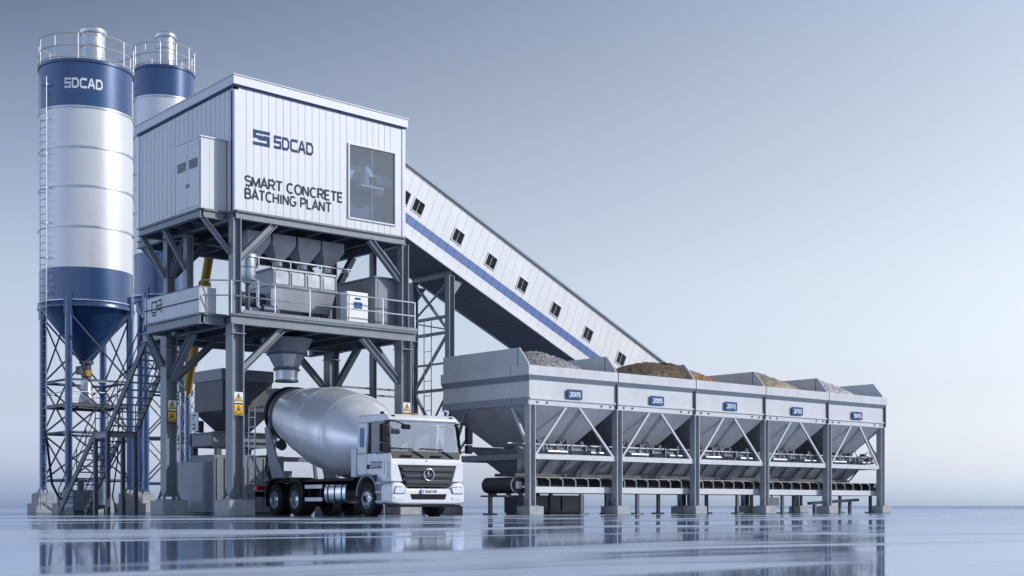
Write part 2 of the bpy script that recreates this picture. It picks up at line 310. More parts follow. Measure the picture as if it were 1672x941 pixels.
# plain upright capitals and figures, each (advance width, strokes) on a unit height
_S = arc(.36,.755,.30,.245,30,250,12) + arc(.38,.26,.32,.26,75,-150,12)
GLY = {"S": (.74,[_S]), "M": (.92,[[(0,0),(0,1)],[(0,1),(.41,.12),(.82,1)],[(.82,1),(.82,0)]]), "A": (.80,[[(-.02,0),(.36,1),(.74,0)],[(.13,.33),(.59,.33)]]),
       "R": (.76,[[(0,0),(0,1),(.38,1)]+arc(.38,.74,.27,.26,90,-90)+[(0,.48)],[(.32,.48),(.66,0)]]), "T": (.74,[[(-.02,1),(.68,1)],[(.33,1),(.33,0)]]),
       "C": (.82,[arc(.38,.5,.38,.5,48,312,16)]), "O": (.88,[arc(.40,.5,.39,.5,0,360,24)]), "N": (.80,[[(0,0),(0,1)],[(0,1),(.64,0)],[(.64,0),(.64,1)]]),
       "E": (.68,[[(.56,1),(0,1),(0,0),(.56,0)],[(0,.52),(.5,.52)]]), "B": (.76,[[(0,.52),(0,1),(.36,1)]+arc(.36,.76,.24,.24,90,-90)+[(0,.52)],[(.3,.52)]+arc(.38,.26,.27,.26,90,-90)+[(0,0),(0,.55)]]),
       "H": (.80,[[(0,0),(0,1)],[(.64,0),(.64,1)],[(0,.52),(.64,.52)]]), "I": (.26,[[(.06,0),(.06,1)]]), "G": (.86,[arc(.39,.5,.39,.5,50,330,16)+[(.73,.44),(.42,.44)]]),
       "P": (.72,[[(0,0),(0,1),(.36,1)]+arc(.36,.73,.27,.27,90,-90)+[(0,.46)]]), "L": (.64,[[(0,1),(0,0),(.54,0)]]), "U": (.8,[[(0,1),(0,.3)]+arc(.32,.3,.32,.3,180,360)+[(.64,1)]]),
       "X": (.74,[[(0,0),(.62,1)],[(0,1),(.62,0)]]), "0": (.76,[arc(.32,.5,.32,.5,0,360,20)]), "1": (.44,[[(0,.8),(.2,1),(.2,0)]]), "5": (.74,[[(.58,1),(.08,1),(.04,.56)]+arc(.3,.32,.3,.31,105,-140)]),
       "2": (.74,[arc(.3,.72,.28,.28,165,-25)+[(0,0),(.6,0)]]), "/": (.42,[[(0,0),(.28,1)]]), " ": (.34,[])}
def blockword(word, t=0.22, gap=0.42):
    polys = []; x = 0
    for ch in word:
        for q in stroke(SDCAD[ch], t): polys.append([(p.x + x, p.y) for p in q])
        x += 1 + gap
    return polys, x - gap
def word_on(word, o, u, v, height, width, lift=0.006, fmap=None, t=0.22):
    polys, w = blockword(word, t); m = MB(); o, u, v = Vector(o), Vector(u).normalized(), Vector(v).normalized(); n = u.cross(v)
    for q in polys:
        pts = [(p[0]/w*width, p[1]*height) for p in q]
        if fmap: m.add([fmap(*p) for p in pts], [[0,1,2,3]])
        else: m.add([o + u*p[0] + v*p[1] + n*lift for p in pts], [[0,1,2,3]])
    return m

# ------------------------------------------------------------------ setting
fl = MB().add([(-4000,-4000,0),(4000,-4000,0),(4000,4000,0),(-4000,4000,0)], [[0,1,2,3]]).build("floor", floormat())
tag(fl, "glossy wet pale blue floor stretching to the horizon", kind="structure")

# ------------------------------------------------------------------ ladders (parts of things)
def ladder(parent, a, b, side, w=0.40, step=0.30, r=0.022, mat=None, name="ladder"):
    a, b, s = Vector(a), Vector(b), Vector(side).normalized()*w/2; mat = mat or GALV
    m = MB(); m.tube(a - s, b - s, r, 6); m.tube(a + s, b + s, r, 6); n = int((b-a).length/step)
    for i in range(1, n): p = a.lerp(b, i/n); m.tube(p - s, p + s, r*0.7, 5)
    return m.build(name, mat, parent)

# ------------------------------------------------------------------ silos
def silo(label, cx, cy, rad, zt, blue_top, rings, blue_low, zc, cone_z, vent, leg_angles, tiers, lad_ang, words, ladtop, foot, wht=None):
    t = thing("cement_silo", label, "silo", (cx, cy, 0), "cement silos")
    RA = Vector((0.7524, -0.6587, 0)); FA = Vector((0.6587, 0.7524, 0))
    def P(ang, r, z):
        a = R(ang); q = RA*math.cos(a)*r + FA*math.sin(a)*r; return Vector((cx + q.x, cy + q.y, z))
    c = (cx, cy, 0)
    MB().lathe([(rad, blue_top), (rad, zt)], c, n=80, caps=False).build("top_band", BLUE, t)
    MB().lathe([(rad-.004, blue_low), (rad-.004, blue_top)], c, n=80, caps=False).build("shell", WHITEP, t)
    MB().lathe([(rad, zc), (rad, blue_low)], c, n=80, caps=False).build("bottom_band", BLUE, t)
    MB().lathe([(0.22, cone_z), (rad-.02, zc)], c, n=80).build("cone", BLUE, t)
    MB().lathe([(rad+.05, zt-.12), (rad+.05, zt), (rad-.1, zt+.05), (0.1, zt+.28)], c, n=80).build("roof", BLUE, t)
    for z in rings: MB().lathe([(rad-.01, z-.05), (rad+.03, z-.04), (rad+.03, z+.04), (rad-.01, z+.05)], c, n=80, caps=False).build("ring_seam", GALV, t)
    MB().lathe([(rad-.01, zc-.12), (rad+.07, zc-.10), (rad+.07, zc+.02), (rad-.01, zc+.14)], c, n=80, caps=False).build("ring_beam", BLUE, t)
    MB().lathe([(rad-.01, zc+.13), (rad+.045, zc+.14), (rad+.045, zc+.18), (rad-.01, zc+.19)], c, n=80, caps=False).build("ring_seam", GALV, t)
    # guard rail on the roof
    g = MB()
    for z in (zt+.55, zt+1.05): g.ring((cx, cy, z), rad+.03, .02, 64, 6)
    g.ring((cx, cy, zt+.08), rad+.03, .02, 64, 6)
    rail = g.build("guard_rail", YELLOW_RAIL, t)
    for i in range(12):
        p = P(i*30+8, rad+.03, zt); MB().tube(p, p + Vector((0,0,1.05)), .022, 6).build("rail_post", GALV, rail)
    # vent filter
    vr, vz, vo = vent; q = P(-20, vo, zt)
    vb = MB().lathe([(vr, zt+.05), (vr, vz-.25)], (q.x, q.y, 0), n=32).build("dust_filter", GALV, t)
    MB().lathe([(vr+.04, vz-.25), (vr+.06, vz-.2), (vr+.06, vz-.06), (vr-.02, vz)], (q.x, q.y, 0), n=32).build("filter_cap", GALV, vb)
    MB().lathe([(vr+.012, vz-.82), (vr+.03, vz-.8), (vr+.03, vz-.74), (vr+.012, vz-.72)], (q.x, q.y, 0), n=32, caps=False).build("filter_band", GALV, vb)
    # legs, footings, bracing
    lr = rad - .02
    for a in leg_angles:
        p = P(a, lr, 0)
        leg = MB().tube(p + Vector((0,0,foot[1]+.15)), p + Vector((0,0,zc+.3)), .15, 16).build("leg", BLUE, t)
        m = MB()
        for k in range(6): q = P(a, lr, 0) + Vector((math.cos(k*1.047)*.22, math.sin(k*1.047)*.22, 0)); m.bar(q + Vector((0,0,foot[1])), q*0.35 + p*0.65 + Vector((0,0,foot[1]+.4)), .03, .05)
        m.box(p.x-.28, p.y-.28, foot[1], p.x+.28, p.y+.28, foot[1]+.04); m.build("base_plate", STEEL, leg)
        f = MB(); f.box(p.x-.5, p.y-.5, 0, p.x+.5, p.y+.5, foot[0]); f.box(p.x-.36, p.y-.36, foot[0], p.x+.36, p.y+.36, foot[1]); f.build("footing", CONC, t, 0.02)
        bl = MB(); b0 = P(a, lr, zc-.35); bl.bar(b0 + Vector((0,0,-.1)), b0 + Vector((0,0,.85)), .34, .24, up=(b0 - Vector((cx, cy, b0.z)))); bl.build("bracket", BLUE, leg)
    n = len(leg_angles)
    for i in range(n):
        a, b = leg_angles[i], leg_angles[(i+1) % n]
        for k in range(len(tiers)-1):
            z0, z1 = tiers[k], tiers[k+1]
            MB().tube(P(a, lr, z0), P(b, lr, z1), .04, 6).build("brace", STEELB, t); MB().tube(P(b, lr, z0), P(a, lr, z1), .04, 6).build("brace", STEELB, t)
            MB().tube(P(a, lr, z0), P(b, lr, z0), .055, 8).build("strut", STEELB, t)
            if k == len(tiers)-2: pass
    # outlet: valve, yellow gearbox, pipe
    va = MB().lathe([(.30, cone_z-.08), (.30, cone_z+.04)], c, n=24).build("outlet_flange", STEELD, t)
    vbd = MB().lathe([(.19, cone_z-.7), (.21, cone_z-.1)], c, n=24).build("valve_body", STEELD, t); MB().lathe([(.222, cone_z-.62), (.228, cone_z-.36)], c, n=24, caps=False).build("valve_band", YELLOW, vbd)
    MB().box(cx-.42, cy-.16, cone_z-.55, cx-.18, cy+.16, cone_z-.2).build("valve_actuator", STEELD, t, .02)
    MB().lathe([(.34, cone_z-1.75), (.30, cone_z-1.5), (.24, cone_z-1.35), (.24, cone_z-.72)], c, n=24).build("outlet_pipe", GALV, t)
    if words:
        zp = 4.55; sp = MB()
        for i in range(n):
            a, b = P(leg_angles[i], lr, zp), P(leg_angles[(i+1) % n], lr, zp); sp.bar(a, b, .08, .14)
        q0, q1 = P(leg_angles[0], lr*.98, zp+.08), P(leg_angles[2], lr*.98, zp+.08); q2, q3 = P(leg_angles[1], lr*.98, zp+.08), P(leg_angles[3], lr*.98, zp+.08)
        sp.add([q0, q2, q1, q3], [[0,1,2,3]]); po = sp.build("service_platform", STEELD, t)
        gr_ = MB()
        for zz in (.55, 1.0):
            gr_.sweep([P(leg_angles[i], lr*1.02, zp+zz) for i in range(n)], .022, 6, True)
        gr_.build("platform_rail", GALV, po)
    # ladder
    rr_ = rad + .22; a0 = P(lad_ang, rr_, foot[1]*0.2); b0 = P(lad_ang, rr_, ladtop); ta = R(lad_ang); side = -RA*math.sin(ta) + FA*math.cos(ta)
    L = ladder(t, a0, b0, side, .42)
    for i in range(7):
        z = zc + .5 + (ladtop - zc - .8)*i/6
        m = MB()
        for s_ in (-.21, .21): m.bar(P(lad_ang, rad, z) + side*s_, P(lad_ang, rr_, z) + side*s_, .03, .03)
        m.build("standoff", GALV, L)
    if words:
        hgt, wid, zw, off = words
        def fm(x, y):
            ang = -90 + math.degrees((x - wid/2 + off)/rad) - math.degrees(math.atan2(cx*0, 1)) ; return P(ang + VIEW, rad + .012, zw + y)
        word_on("SDCAD", (0,0,0), (1,0,0), (0,0,1), hgt, wid, fmap=fm, t=.27).build("lettering", PAPER, t)
    return t
YELLOW_RAIL = pmat("pale_yellow_rail", (0.55, 0.50, 0.36), 0.4, var=0.1)
VIEW = 14.0
silo("tall white and blue silo with SDCAD lettering at far left", 3.25, 18.42, 1.94, 18.95, 16.96, [16.96, 15.3, 13.67, 11.99], 10.28, 8.75, 6.5,
     (.51, 20.75, .35), [-94, -4, 86, 176], [1.4, 3.4, 5.6, 8.4], -125, (.34, 1.5, 17.75, .0), 18.2, (.42, .85))
silo("narrower white and blue silo rising behind the house roof", 9.48, 23.6, 1.43, 21.5, 20.0, [20.0, 18.2, 16.4, 14.5], 12.5, 10.3, 7.6,
     (.45, 23.4, .1), [-112, -22, 68, 158], [1.4, 3.6, 5.8, 7.8, 9.6], -163, None, 20.9, (.42, .85))

# ------------------------------------------------------------------ batching tower (steel frame, decks, railings)
ZD, ZH = 6.28, 9.52      # deck top, house floor top
tw = thing("steel_tower", "grey steel tower frame with railed deck carrying the white house", "tower", (3.25, 2.2, 0))
COLS = [(0.0, 0.0), (6.5, 0.0), (0.0, 4.4), (6.5, 4.4)]
for (x, y) in COLS:
    c = MB(); c.hbar((x, y, .62), (x, y, 5.98), .42, .42, .04, up=(1,0,0)); low = c.build("column", STEEL, tw)
    MB().hbar((x, y, ZD+.02), (x, y, 9.28), .29, .29, .03, up=(1,0,0)).build("upper_column", STEEL, tw)
    b = MB(); b.box(x-.33, y-.33, .50, x+.33, y+.33, .54)
    for sx in (-1, 1):
        for sy in (-1, 1): b.prism([(0,0),(.12,0),(0,.32)], (x+sx*.21, y+sy*.18, .54), (sx,0,0), (0,0,1), .02)
    b.build("base_plate", STEEL, low)
    MB().box(x-.46, y-.46, 0, x+.46, y+.46, .50).build("footing", CONC, tw, .025)
    MB().box(x-.25, y-.25, 5.66, x+.25, y+.25, 5.69).build("cap_plate", STEEL, low)
MB().hbar((0.0, 3.05, ZD+.02), (0.0, 3.05, 9.28), .24, .24, .025, up=(1,0,0)).build("upper_column", STEEL, tw)
def beam(a, b, h=.31, w=.22, name="beam", m=STEEL): return MB().hbar(a, b, w, h, .03).build(name, m, tw)
zb = ZD - .16
for y in (-.10, 4.4): beam((-.2, y, zb), (6.95, y, zb))
for x in (0.0, 6.75): beam((x, .02, zb), (x, 6.3, zb))
beam((-.94, .47, zb), (-.94, 4.06, zb)); beam((-.84, .47, zb), (-.12, .47, zb)); beam((-.84, 4.06, zb), (-.12, 4.06, zb)); beam((.12, 6.2, zb), (6.6, 6.2, zb))
for i in range(1, 6): beam((i*1.1, .02, zb-.01), (i*1.1, 6.1, zb-.01), .2, .1, "joist", STEELD)
for i in range(1, 4): beam((-.82, .47+i*.9, zb-.01), (-.12, .47+i*.9, zb-.01), .2, .1, "joist", STEELD)
dk = MB(); dk.box(-.93, .40, ZD-.004, -.02, 4.16, ZD+.03); dk.box(-.016, -.20, ZD-.004, 6.95, 6.3, ZD+.03); dk.build("deck_plate", STEELD, tw)
MB().box(0.17, -.215, ZD+.034, 6.95, -.195, ZD+.15).build("toe_board", STEEL, tw)
# knee braces
def brace(a, b, w=.2, h=.2): return MB().hbar(a, b, w, h, .025).build("knee_brace", STEEL, tw)
for (z0, zt, k) in ((4.55, 5.97, 1.5), (8.05, 9.28, 1.25)):
    s = .2 if k > 1.4 else .15
    for y in (0, 4.4):
        brace((s, y, z0), (s+k, y, zt)); brace((6.5-s, y, z0), (6.5-s-k, y, zt))
    for x in (0, 6.5):
        brace((x, 4.4-s, z0), (x, 4.4-s-k, zt))
    brace((6.5, s, z0), (6.5, s+k, zt))
brace((-.13, .08, 8.2), (-.85, .5, 9.28), .16, .16); brace((-.13, 4.4, 8.0), (-.85, 4.6, 9.28), .16, .16); brace((-.10, 3.05, 8.1), (-.85, 3.05, 9.28), .14, .14)
brace((0, 4.55, 8.0), (0, 6.3, 9.28), .16, .16); brace((-.2, 4.4, 5.0), (-.88, 4.1, 5.97), .14, .14)
brace((0, 4.62, 4.6), (0, 5.9, 5.97), .16, .16)
# floor frame of the house
zh = ZH - .13
for y in (-.04, 4.4, 6.5): beam((0, y, zh), (6.55, y, zh), .25, .18)
for x in (-.03, 6.52): beam((x, .06, zh), (x, 6.62, zh), .25, .16)
beam((-.94, .45, zh), (-.94, 4.66, zh), .25, .16); beam((-.86, .45, zh), (-.1, .45, zh), .25, .16); beam((-.86, 4.66, zh), (-.1, 4.66, zh), .25, .16)
for i in range(1, 6): beam((i*1.1, .05, zh), (i*1.1, 6.4, zh), .2, .1, "joist", STEELD)
for i in range(1, 4): beam((-.86, .45+i*1.05, zh), (-.12, .45+i*1.05, zh), .2, .1, "joist", STEELD)
hf = MB(); hf.box(-1.02, .37, ZH-.004, -.03, 4.74, ZH+.02); hf.box(-.026, -.12, ZH-.004, 6.58, 6.64, ZH+.02); hf.build("floor_plate", STEELD, tw)
# railings
def railing(pts, posts, z=ZD, h=1.03):
    g = MB()
    for k in (h, h*.55): g.sweep([(p[0], p[1], z+k) for p in pts], .024, 6)
    r_ = g.build("railing", GALV, tw)
    for (x, y) in posts: MB().tube((x, y, z), (x, y, z+h), .026, 6).build("rail_post", GALV, r_)
railing([(-.9, .42), (-.2, -.14), (6.9, -.14), (6.9, 6.2)], [(-.2,-.14),(1.35,-.14),(2.65,-.14),(4.2,-.14),(5.55,-.14),(6.9,-.14),(6.9,1.4),(6.9,2.8),(6.9,4.4),(6.9,6.2)])
pm = MB()
for i in range(3): pm.box(-.985, .47+i*1.18, ZD+.03, -.955, .47+i*1.18+1.165, ZD+.83)
pp = pm.build("parapet_panel", BIN, tw)
MB().box(-.945, .47, ZD+.03, -.40, .50, ZD+.83).build("parapet_panel", BIN, tw)
MB().tube((-1.0, .44, ZD+.44), (-1.0, 4.15, ZD+.44), .02, 6).build("mid_rail", STEELD, pp)
MB().tube((-.97, .42, ZD+.845), (-.97, 4.15, ZD+.845), .022, 6).build("top_rail", STEEL, pp)
MB().tube((-.97, 4.15, ZD), (-.97, 4.15, ZD+.9), .028, 6).build("rail_post", GALV, pp)
mk = MB()
for q in stroke([[(0,0),(0,.34),(.33,.34),(.33,0),(-.02,0)], [(.02,-.09),(.3,-.09)], [(.42,.06),(.42,.2),(.66,.2)],[(.42,.36),(.66,.36),(.66,-.06)],[(.46,.06),(.6,.06)]], .055):
    mk.add([(-.9875, 3.66 - p.x, ZD+.34+p.y) for p in q], [[0,1,2,3]])
mk.build("stencil_mark", INK, pp)

# ------------------------------------------------------------------ control house
hs = thing("control_house", "white corrugated control house lettered SDCAD on top of the steel tower", "control house", (3.25, 3.3, ZH+.02))
HZ0, HX, HY = ZH+.02, 6.55, 6.65
def topz(x, y): return 13.72 - .022*x - .030*y
def ribs(m, o, u, n, length, z0, z1f, pitch=.27, g=.03, dp=.012):
    o, u, n = Vector(o), Vector(u).normalized(), Vector(n).normalized(); pts = [0.0]; k = 0; prof = []
    x = 0.0
    prof.append((0, 0))
    while x + pitch < length - .01:
        x += pitch; prof += [(x-g/2, 0), (x-g/4, -dp), (x+g/4, -dp), (x+g/2, 0)]
    prof.append((length, 0))
    for i in range(len(prof)-1):
        a = o + u*prof[i][0] + n*prof[i][1]; b = o + u*prof[i+1][0] + n*prof[i+1][1]
        za, zb_ = z1f(a), z1f(b)
        m.add([(a.x, a.y, z0), (b.x, b.y, z0), (b.x, b.y, zb_), (a.x, a.y, za)], [[0,1,2,3]])
    return m
tp = lambda p: topz(p.x, p.y) - .15
WX0, WX1, WZ0, WZ1 = 4.27, 6.13, 9.92, 12.34
m = MB(); ribs(m, (0.12,0,0), (1,0,0), (0,-1,0), WX0-.12, HZ0, tp); ribs(m, (WX0,0,0), (1,0,0), (0,-1,0), WX1-WX0, WZ1, tp, .24); ribs(m, (WX0,0,0), (1,0,0), (0,-1,0), WX1-WX0, HZ0, lambda p: WZ0, .24); ribs(m, (WX1,0,0), (1,0,0), (0,-1,0), HX-.1-WX1, HZ0, tp, .5)
m.build("front_wall", WHITE, hs)
m = MB(); ribs(m, (0, HY, 0), (0,-1,0), (-1,0,0), HY-.10, HZ0, tp, .30, .05, .02); m.build("left_wall", WHITE, hs)
m = MB(); ribs(m, (HX, .1, 0), (0,1,0), (1,0,0), HY-.1, HZ0, tp, .36); m.build("right_wall", WHITE, hs)
m = MB(); ribs(m, (HX, HY, 0), (-1,0,0), (0,1,0), HX, HZ0, tp, .36); m.build("back_wall", WHITE, hs)
for (x0, x1, y0, y1) in ((-.03, .12, -.03, .10), (HX-.1, HX+.03, -.03, .10), (-.03, .1, HY-.08, HY+.03)):
    MB().box(x0, y0, HZ0, x1, y1, 13.3).build("corner_trim", TRIM, hs)
MB().box(-.036, .11, HZ0, -.002, .20, 13.3).build("corner_shade_strip", NAVY, hs)  # shade on the corner's left face, painted as a navy strip
def slab(x0, y0, x1, y1, dz0, dz1):
    vs = [(x, y, topz(x, y)+dz) for dz in (dz0, dz1) for (x, y) in ((x0,y0),(x1,y0),(x1,y1),(x0,y1))]
    return MB().add(vs, [[3,2,1,0],[4,5,6,7],[0,1,5,4],[1,2,6,5],[2,3,7,6],[3,0,4,7]])
slab(-.10, -.10, HX+.09, HY+.1, -.27, 0.0).build("roof_fascia", WHITE, hs)
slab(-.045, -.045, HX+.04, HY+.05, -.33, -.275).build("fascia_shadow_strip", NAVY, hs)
slab(-.13, -.13, HX+.12, HY+.13, 0.003, .03).build("roof", TRIM, hs)
# window
wf = MB(); d0 = -.05
for (a, b, c, d) in ((WX0-.05, WX0, WZ0-.05, WZ1+.05), (WX1, WX1+.05, WZ0-.05, WZ1+.05)): wf.box(a, d0, c, b, .05, d)
wf.box(WX0, d0, WZ0-.05, WX1, .05, WZ0); wf.box(WX0, d0, WZ1, WX1, .05, WZ1+.05); wf.box((WX0+WX1)/2-.004, -.004, WZ0, (WX0+WX1)/2+.004, .003, WZ1)
wfo = wf.build("window", TRIM, hs)
MB().box(WX0, .005, WZ0, WX1, .012, WZ1).build("pane", GLASSH, wfo)
ROOM = pmat("room_wall", (0.20, 0.25, 0.31), 0.7, var=0.05); 
rm = MB(); rm.box(3.6, .62, HZ0+.05, HX-.08, .66, 13.2); rm.box(3.55, .06, HZ0+.05, 3.6, .62, 13.2); rm.build("room_partition", ROOM, hs)
MB().box(3.61, .585, 11.35, HX-.1, .617, 11.68).build("reflection_band", PAPER, hs)  # white strip painted in place of a cloud-like reflection in the pane
# house lettering and emblem
U, V = (1,0,0), (0,0,1)
word_on("SDCAD", (1.42, -.004, 11.75), U, V, .33, 1.42, .004, t=.27).build("lettering", NAVY, hs)
lg = MB()
for q in stroke([[(.62,.43),(.06,.43),(.06,.27),(.36,.27)],[(0,.05),(.56,.05),(.56,.23),(.18,.23)],[(.56,.23),(.56,.28),(.38,.28)]], .105):
    lg.add([(.63+p.x, -.007 - .001*random.random(), 11.70+p.y) for p in q], [[0,1,2,3]])
lg.build("emblem", NAVY, hs)
for a_, b_ in ((0, 5), (6, 14)): text("SMART CONCRETE", (.33, 0, 10.33), U, V, .375, 3.67, .21, .004, (a_, b_)).build("lettering", INK, hs)
for a_, b_ in ((0, 8), (9, 14)): text("BATCHING PLANT", (.33, 0, 9.93), U, V, .375, 3.23, .21, .004, (a_, b_)).build("lettering", INK, hs)
# door closet on the left wall
bx0, by0, by1, bz1 = -.93, .46, 2.06, 11.76
cl = MB(); cl.box(bx0, by0+.03, HZ0, -.035, by1, bz1); clo = cl.build("door_closet", WHITE, hs)
for (x0, x1) in ((bx0+.005, -.64), (-.632, -.36)): MB().box(x0, by0, HZ0, x1, by0+.028, bz1-.03).build("closet_panel", WHITE, clo)
MB().box(bx0-.03, by0-.03, bz1, -.02, by1+.03, bz1+.04).build("closet_roof", TRIM, clo)
for k in (0, 1):
    y0 = by0+.06+k*.76; dd = MB().box(bx0-.025, y0, HZ0+.12, bx0-.002, y0+.735, bz1-.08).build("door", WHITE, clo)
    w_ = MB().box(bx0-.035, y0+.12, 10.86, bx0-.026, y0+.66, 11.15).build("door_window", GLASSD, dd)
    MB().box(bx0-.045, y0+(.05 if k else .66), 10.3, bx0-.026, y0+(.08 if k else .69), 10.42).build("handle", STEELD, dd)
# bell shaped lamp seen through the big window
lp = thing("bell_lamp", "grey bell shaped lamp on a tray behind the big house window", "lamp", (5.2, .34, 11.05))
MB().lathe([(.30,11.12),(.29,11.32),(.22,11.60),(.09,11.80),(.02,11.82)], (5.2,.34,0), n=24).build("lamp_shade", TRIM, lp)
MB().box(5.14, .03, 11.14, 5.40, .06, 11.42).build("lamp_opening", BLACK, lp)
MB().box(4.78, .035, 11.05, 5.72, .58, 11.10).build("tray", TRIM, lp); MB().box(5.36, .07, 10.84, 5.72, .42, 11.045).build("bracket", STEELD, lp)
MB().tube((5.2,.34,11.82), (5.2,.34,13.2), .012, 6).build("cord", STEELD, lp)

# ------------------------------------------------------------------ machines on the deck
mx = thing("concrete_mixer", "long silver twin shaft mixer box under the four hoppers on the deck", "mixer", (3.2, 1.9, ZD+.03))
x0, x1, y0, y1 = 1.95, 4.43, 1.0, 2.7
MB().frustum((x0,y0,x1,y1), (x0,y0,x1,y1), 7.55, 8.06).build("upper_body", MACH, mx, .02)
MB().frustum((x0+.12,y0+.2,x1-.12,y1-.2), (x0,y0,x1,y1), 6.78, 7.545).build("lower_body", HOPPER, mx, .02)
mm = MB(); mm.box(x0-.04, y0-.04, 8.06, x1+.04, y1+.04, 8.12); mm.build("lid", MACH, mx)
for i in range(4):
    xx = x0+.1+i*.62; MB().box(xx, y0-.03, 7.6, xx+.5, y0-.003, 8.0).build("hatch", MACH, mx)
for i in range(5): MB().box(x0+i*.605, y0-.05, 7.56, x0+i*.605+.05, y0-.002, 8.05).build("stiffener", STEEL, mx)
MB().box(x0-.05, y0-.06, 7.52, x1+.05, y0-.055+.05, 7.57).build("flange", STEEL, mx)
for (xx, yy) in ((x0+.3,y0+.3),(x1-.3,y0+.3),(x0+.3,y1-.3),(x1-.3,y1-.3)): MB().box(xx-.1, yy-.1, ZD+.03, xx+.1, yy+.1, 6.78).build("foot", STEELD, mx)
mt = MB().tube((x0-.75, 1.75, 7.1), (x0+.05, 1.75, 7.1), .24, 16).build("motor", STEELB, mx); MB().tube((x0-.8, 1.75, 7.1), (x0-.752, 1.75, 7.1), .26, 16).build("motor_cover", STEELD, mt)
for i, (hx, wd) in enumerate(((1.55,"first"),(2.5,"second"),(3.47,"third"),(4.42,"fourth"))):
    h = thing("weigh_hopper", wd + " of four grey hoppers in a row above the mixer, counted from the left", "hopper", (hx, 1.6, 8.12), "hoppers above the mixer")
    MB().box(hx-.44, 1.16, 8.95, hx+.44, 2.04, 9.26).build("upper_body", HOPPER, h)
    MB().frustum((hx-.17,1.43,hx+.17,1.77), (hx-.44,1.16,hx+.44,2.04), 8.48, 8.945).build("taper", HOPPER, h)
    MB().lathe([(.24,8.43),(.24,8.475)], (hx,1.6,0), n=20).build("flange", STEEL, h); MB().lathe([(.17,8.13),(.17,8.43)], (hx,1.6,0), n=20).build("outlet", GALV, h)
    MB().lathe([(.2,8.2),(.2,8.26)], (hx,1.6,0), n=20).build("clamp", STEELD, h)
dc = thing("dust_collector", "upright galvanised cylinder beside the front corner column on the deck", "dust collector", (.97, .9, ZD+.03))
MB().lathe([(.10,7.45),(.22,7.6),(.26,7.75),(.26,8.28)], (.97,.9,0), n=28).build("body", GALV, dc); MB().lathe([(.31,8.28),(.31,8.38),(.2,8.42)], (.97,.9,0), n=28).build("collar", GALV, dc)
MB().lathe([(.275,7.95),(.275,7.99)], (.97,.9,0), n=28).build("band", STEEL, dc)
MB().lathe([(.08,6.5),(.08,7.46)], (.97,.9,0), n=12).build("drain_pipe", STEELD, dc); MB().box(.72,.65,ZD+.03,1.22,1.15,6.5).build("pump_box", STEELB, dc)
pc = thing("air_pipes", "thin galvanised pipe running in front of the four hopper outlets", "pipe", (3.0, 1.0, 8.3))
MB().sweep([(1.25,.95,8.36),(5.0,.95,8.36),(5.0,1.5,8.36)], .03, 8).build("pipe", GALV, pc)
for xx in (1.4,2.6,3.8,4.9): MB().tube((xx,.95,8.12),(xx,.95,8.36),.02,6).build("hanger", GALV, pc)
pk = thing("water_pump", "small dark pump with pipes between column and mixer on the deck", "pump", (1.5,.55,ZD+.03))
MB().tube((1.25,.5,6.62),(1.75,.5,6.62),.16,14).build("motor", STEELB, pk); MB().box(1.2,.34,ZD+.03,1.8,.66,6.46).build("base", STEELD, pk)
MB().sweep([(1.25,.5,6.6),(1.1,.5,6.7),(1.1,.5,7.5),(1.1,.8,7.6)], .05, 8).build("pipe", GALV, pk); MB().tube((1.65,.5,6.7),(1.65,.5,7.3),.06,8).build("pipe", GALV, pk)
cb = thing("equipment_cabinet", "large plain dark grey cabinet at the right end of the deck", "cabinet", (6.1, 1.4, ZD+.03))
MB().box(5.5,.25,ZD+.03,6.8,2.6,8.08).build("body", STEEL, cb, .02); MB().box(5.46,.21,8.08,6.84,2.64,8.13).build("roof", STEEL, cb)
MB().box(5.62,.235,6.5,6.7,.248,8.0).build("door", STEEL, cb)
ep = thing("electrical_panel", "white electrical panel with small blue meter behind the deck railing", "electrical panel", (4.75,.4,ZD+.03))
MB().box(4.32,.2,6.42,5.18,.6,7.5).build("body", PAPER, ep, .015); MB().box(4.38,.185,6.5,5.12,.198,7.44).build("door", PAPER, ep)
MB().box(4.6,.165,6.95,4.92,.183,7.16).build("meter", SCREEN, ep); MB().box(4.64,.17,7.24,4.86,.183,7.3).build("label_strip", INK, ep)
for xx in (4.36,5.06): MB().box(xx,.22,ZD+.03,xx+.08,.55,6.42).build("foot", STEEL, ep)
wk = thing("white_locker", "small white locker with dark front on the deck beside the parapet", "locker", (-.55,1.0,ZD+.03))
MB().box(-.8,.75,ZD+.03,-.35,1.15,7.2).build("body", PAPER, wk); MB().box(-.7,.735,6.45,-.42,.748,7.0).build("door", STEELD, wk)

# discharge hopper under the deck
dh = thing("discharge_hopper", "grey discharge hopper under the deck above the truck drum", "hopper", (3.1, 2.0, 4.5))
MB().lathe([(.66,5.45),(.9,5.94)], (3.1,2.0,0), n=8).build("upper_cone", STEEL, dh); MB().lathe([(.70,5.40),(.70,5.448)], (3.1,2.0,0), n=8).build("flange", STEELD, dh)
MB().lathe([(.40,4.95),(.64,5.398)], (3.1,2.0,0), n=8).build("lower_cone", GALV, dh); MB().lathe([(.45,4.88),(.45,4.948)], (3.1,2.0,0), n=28).build("flange", STEELD, dh)
MB().lathe([(.36,4.52),(.38,4.878)], (3.1,2.0,0), n=28).build("spout", GALV, dh); MB().lathe([(.40,4.50),(.40,4.56)], (3.1,2.0,0), n=28, caps=False).build("spout_ring", STEELD, dh)

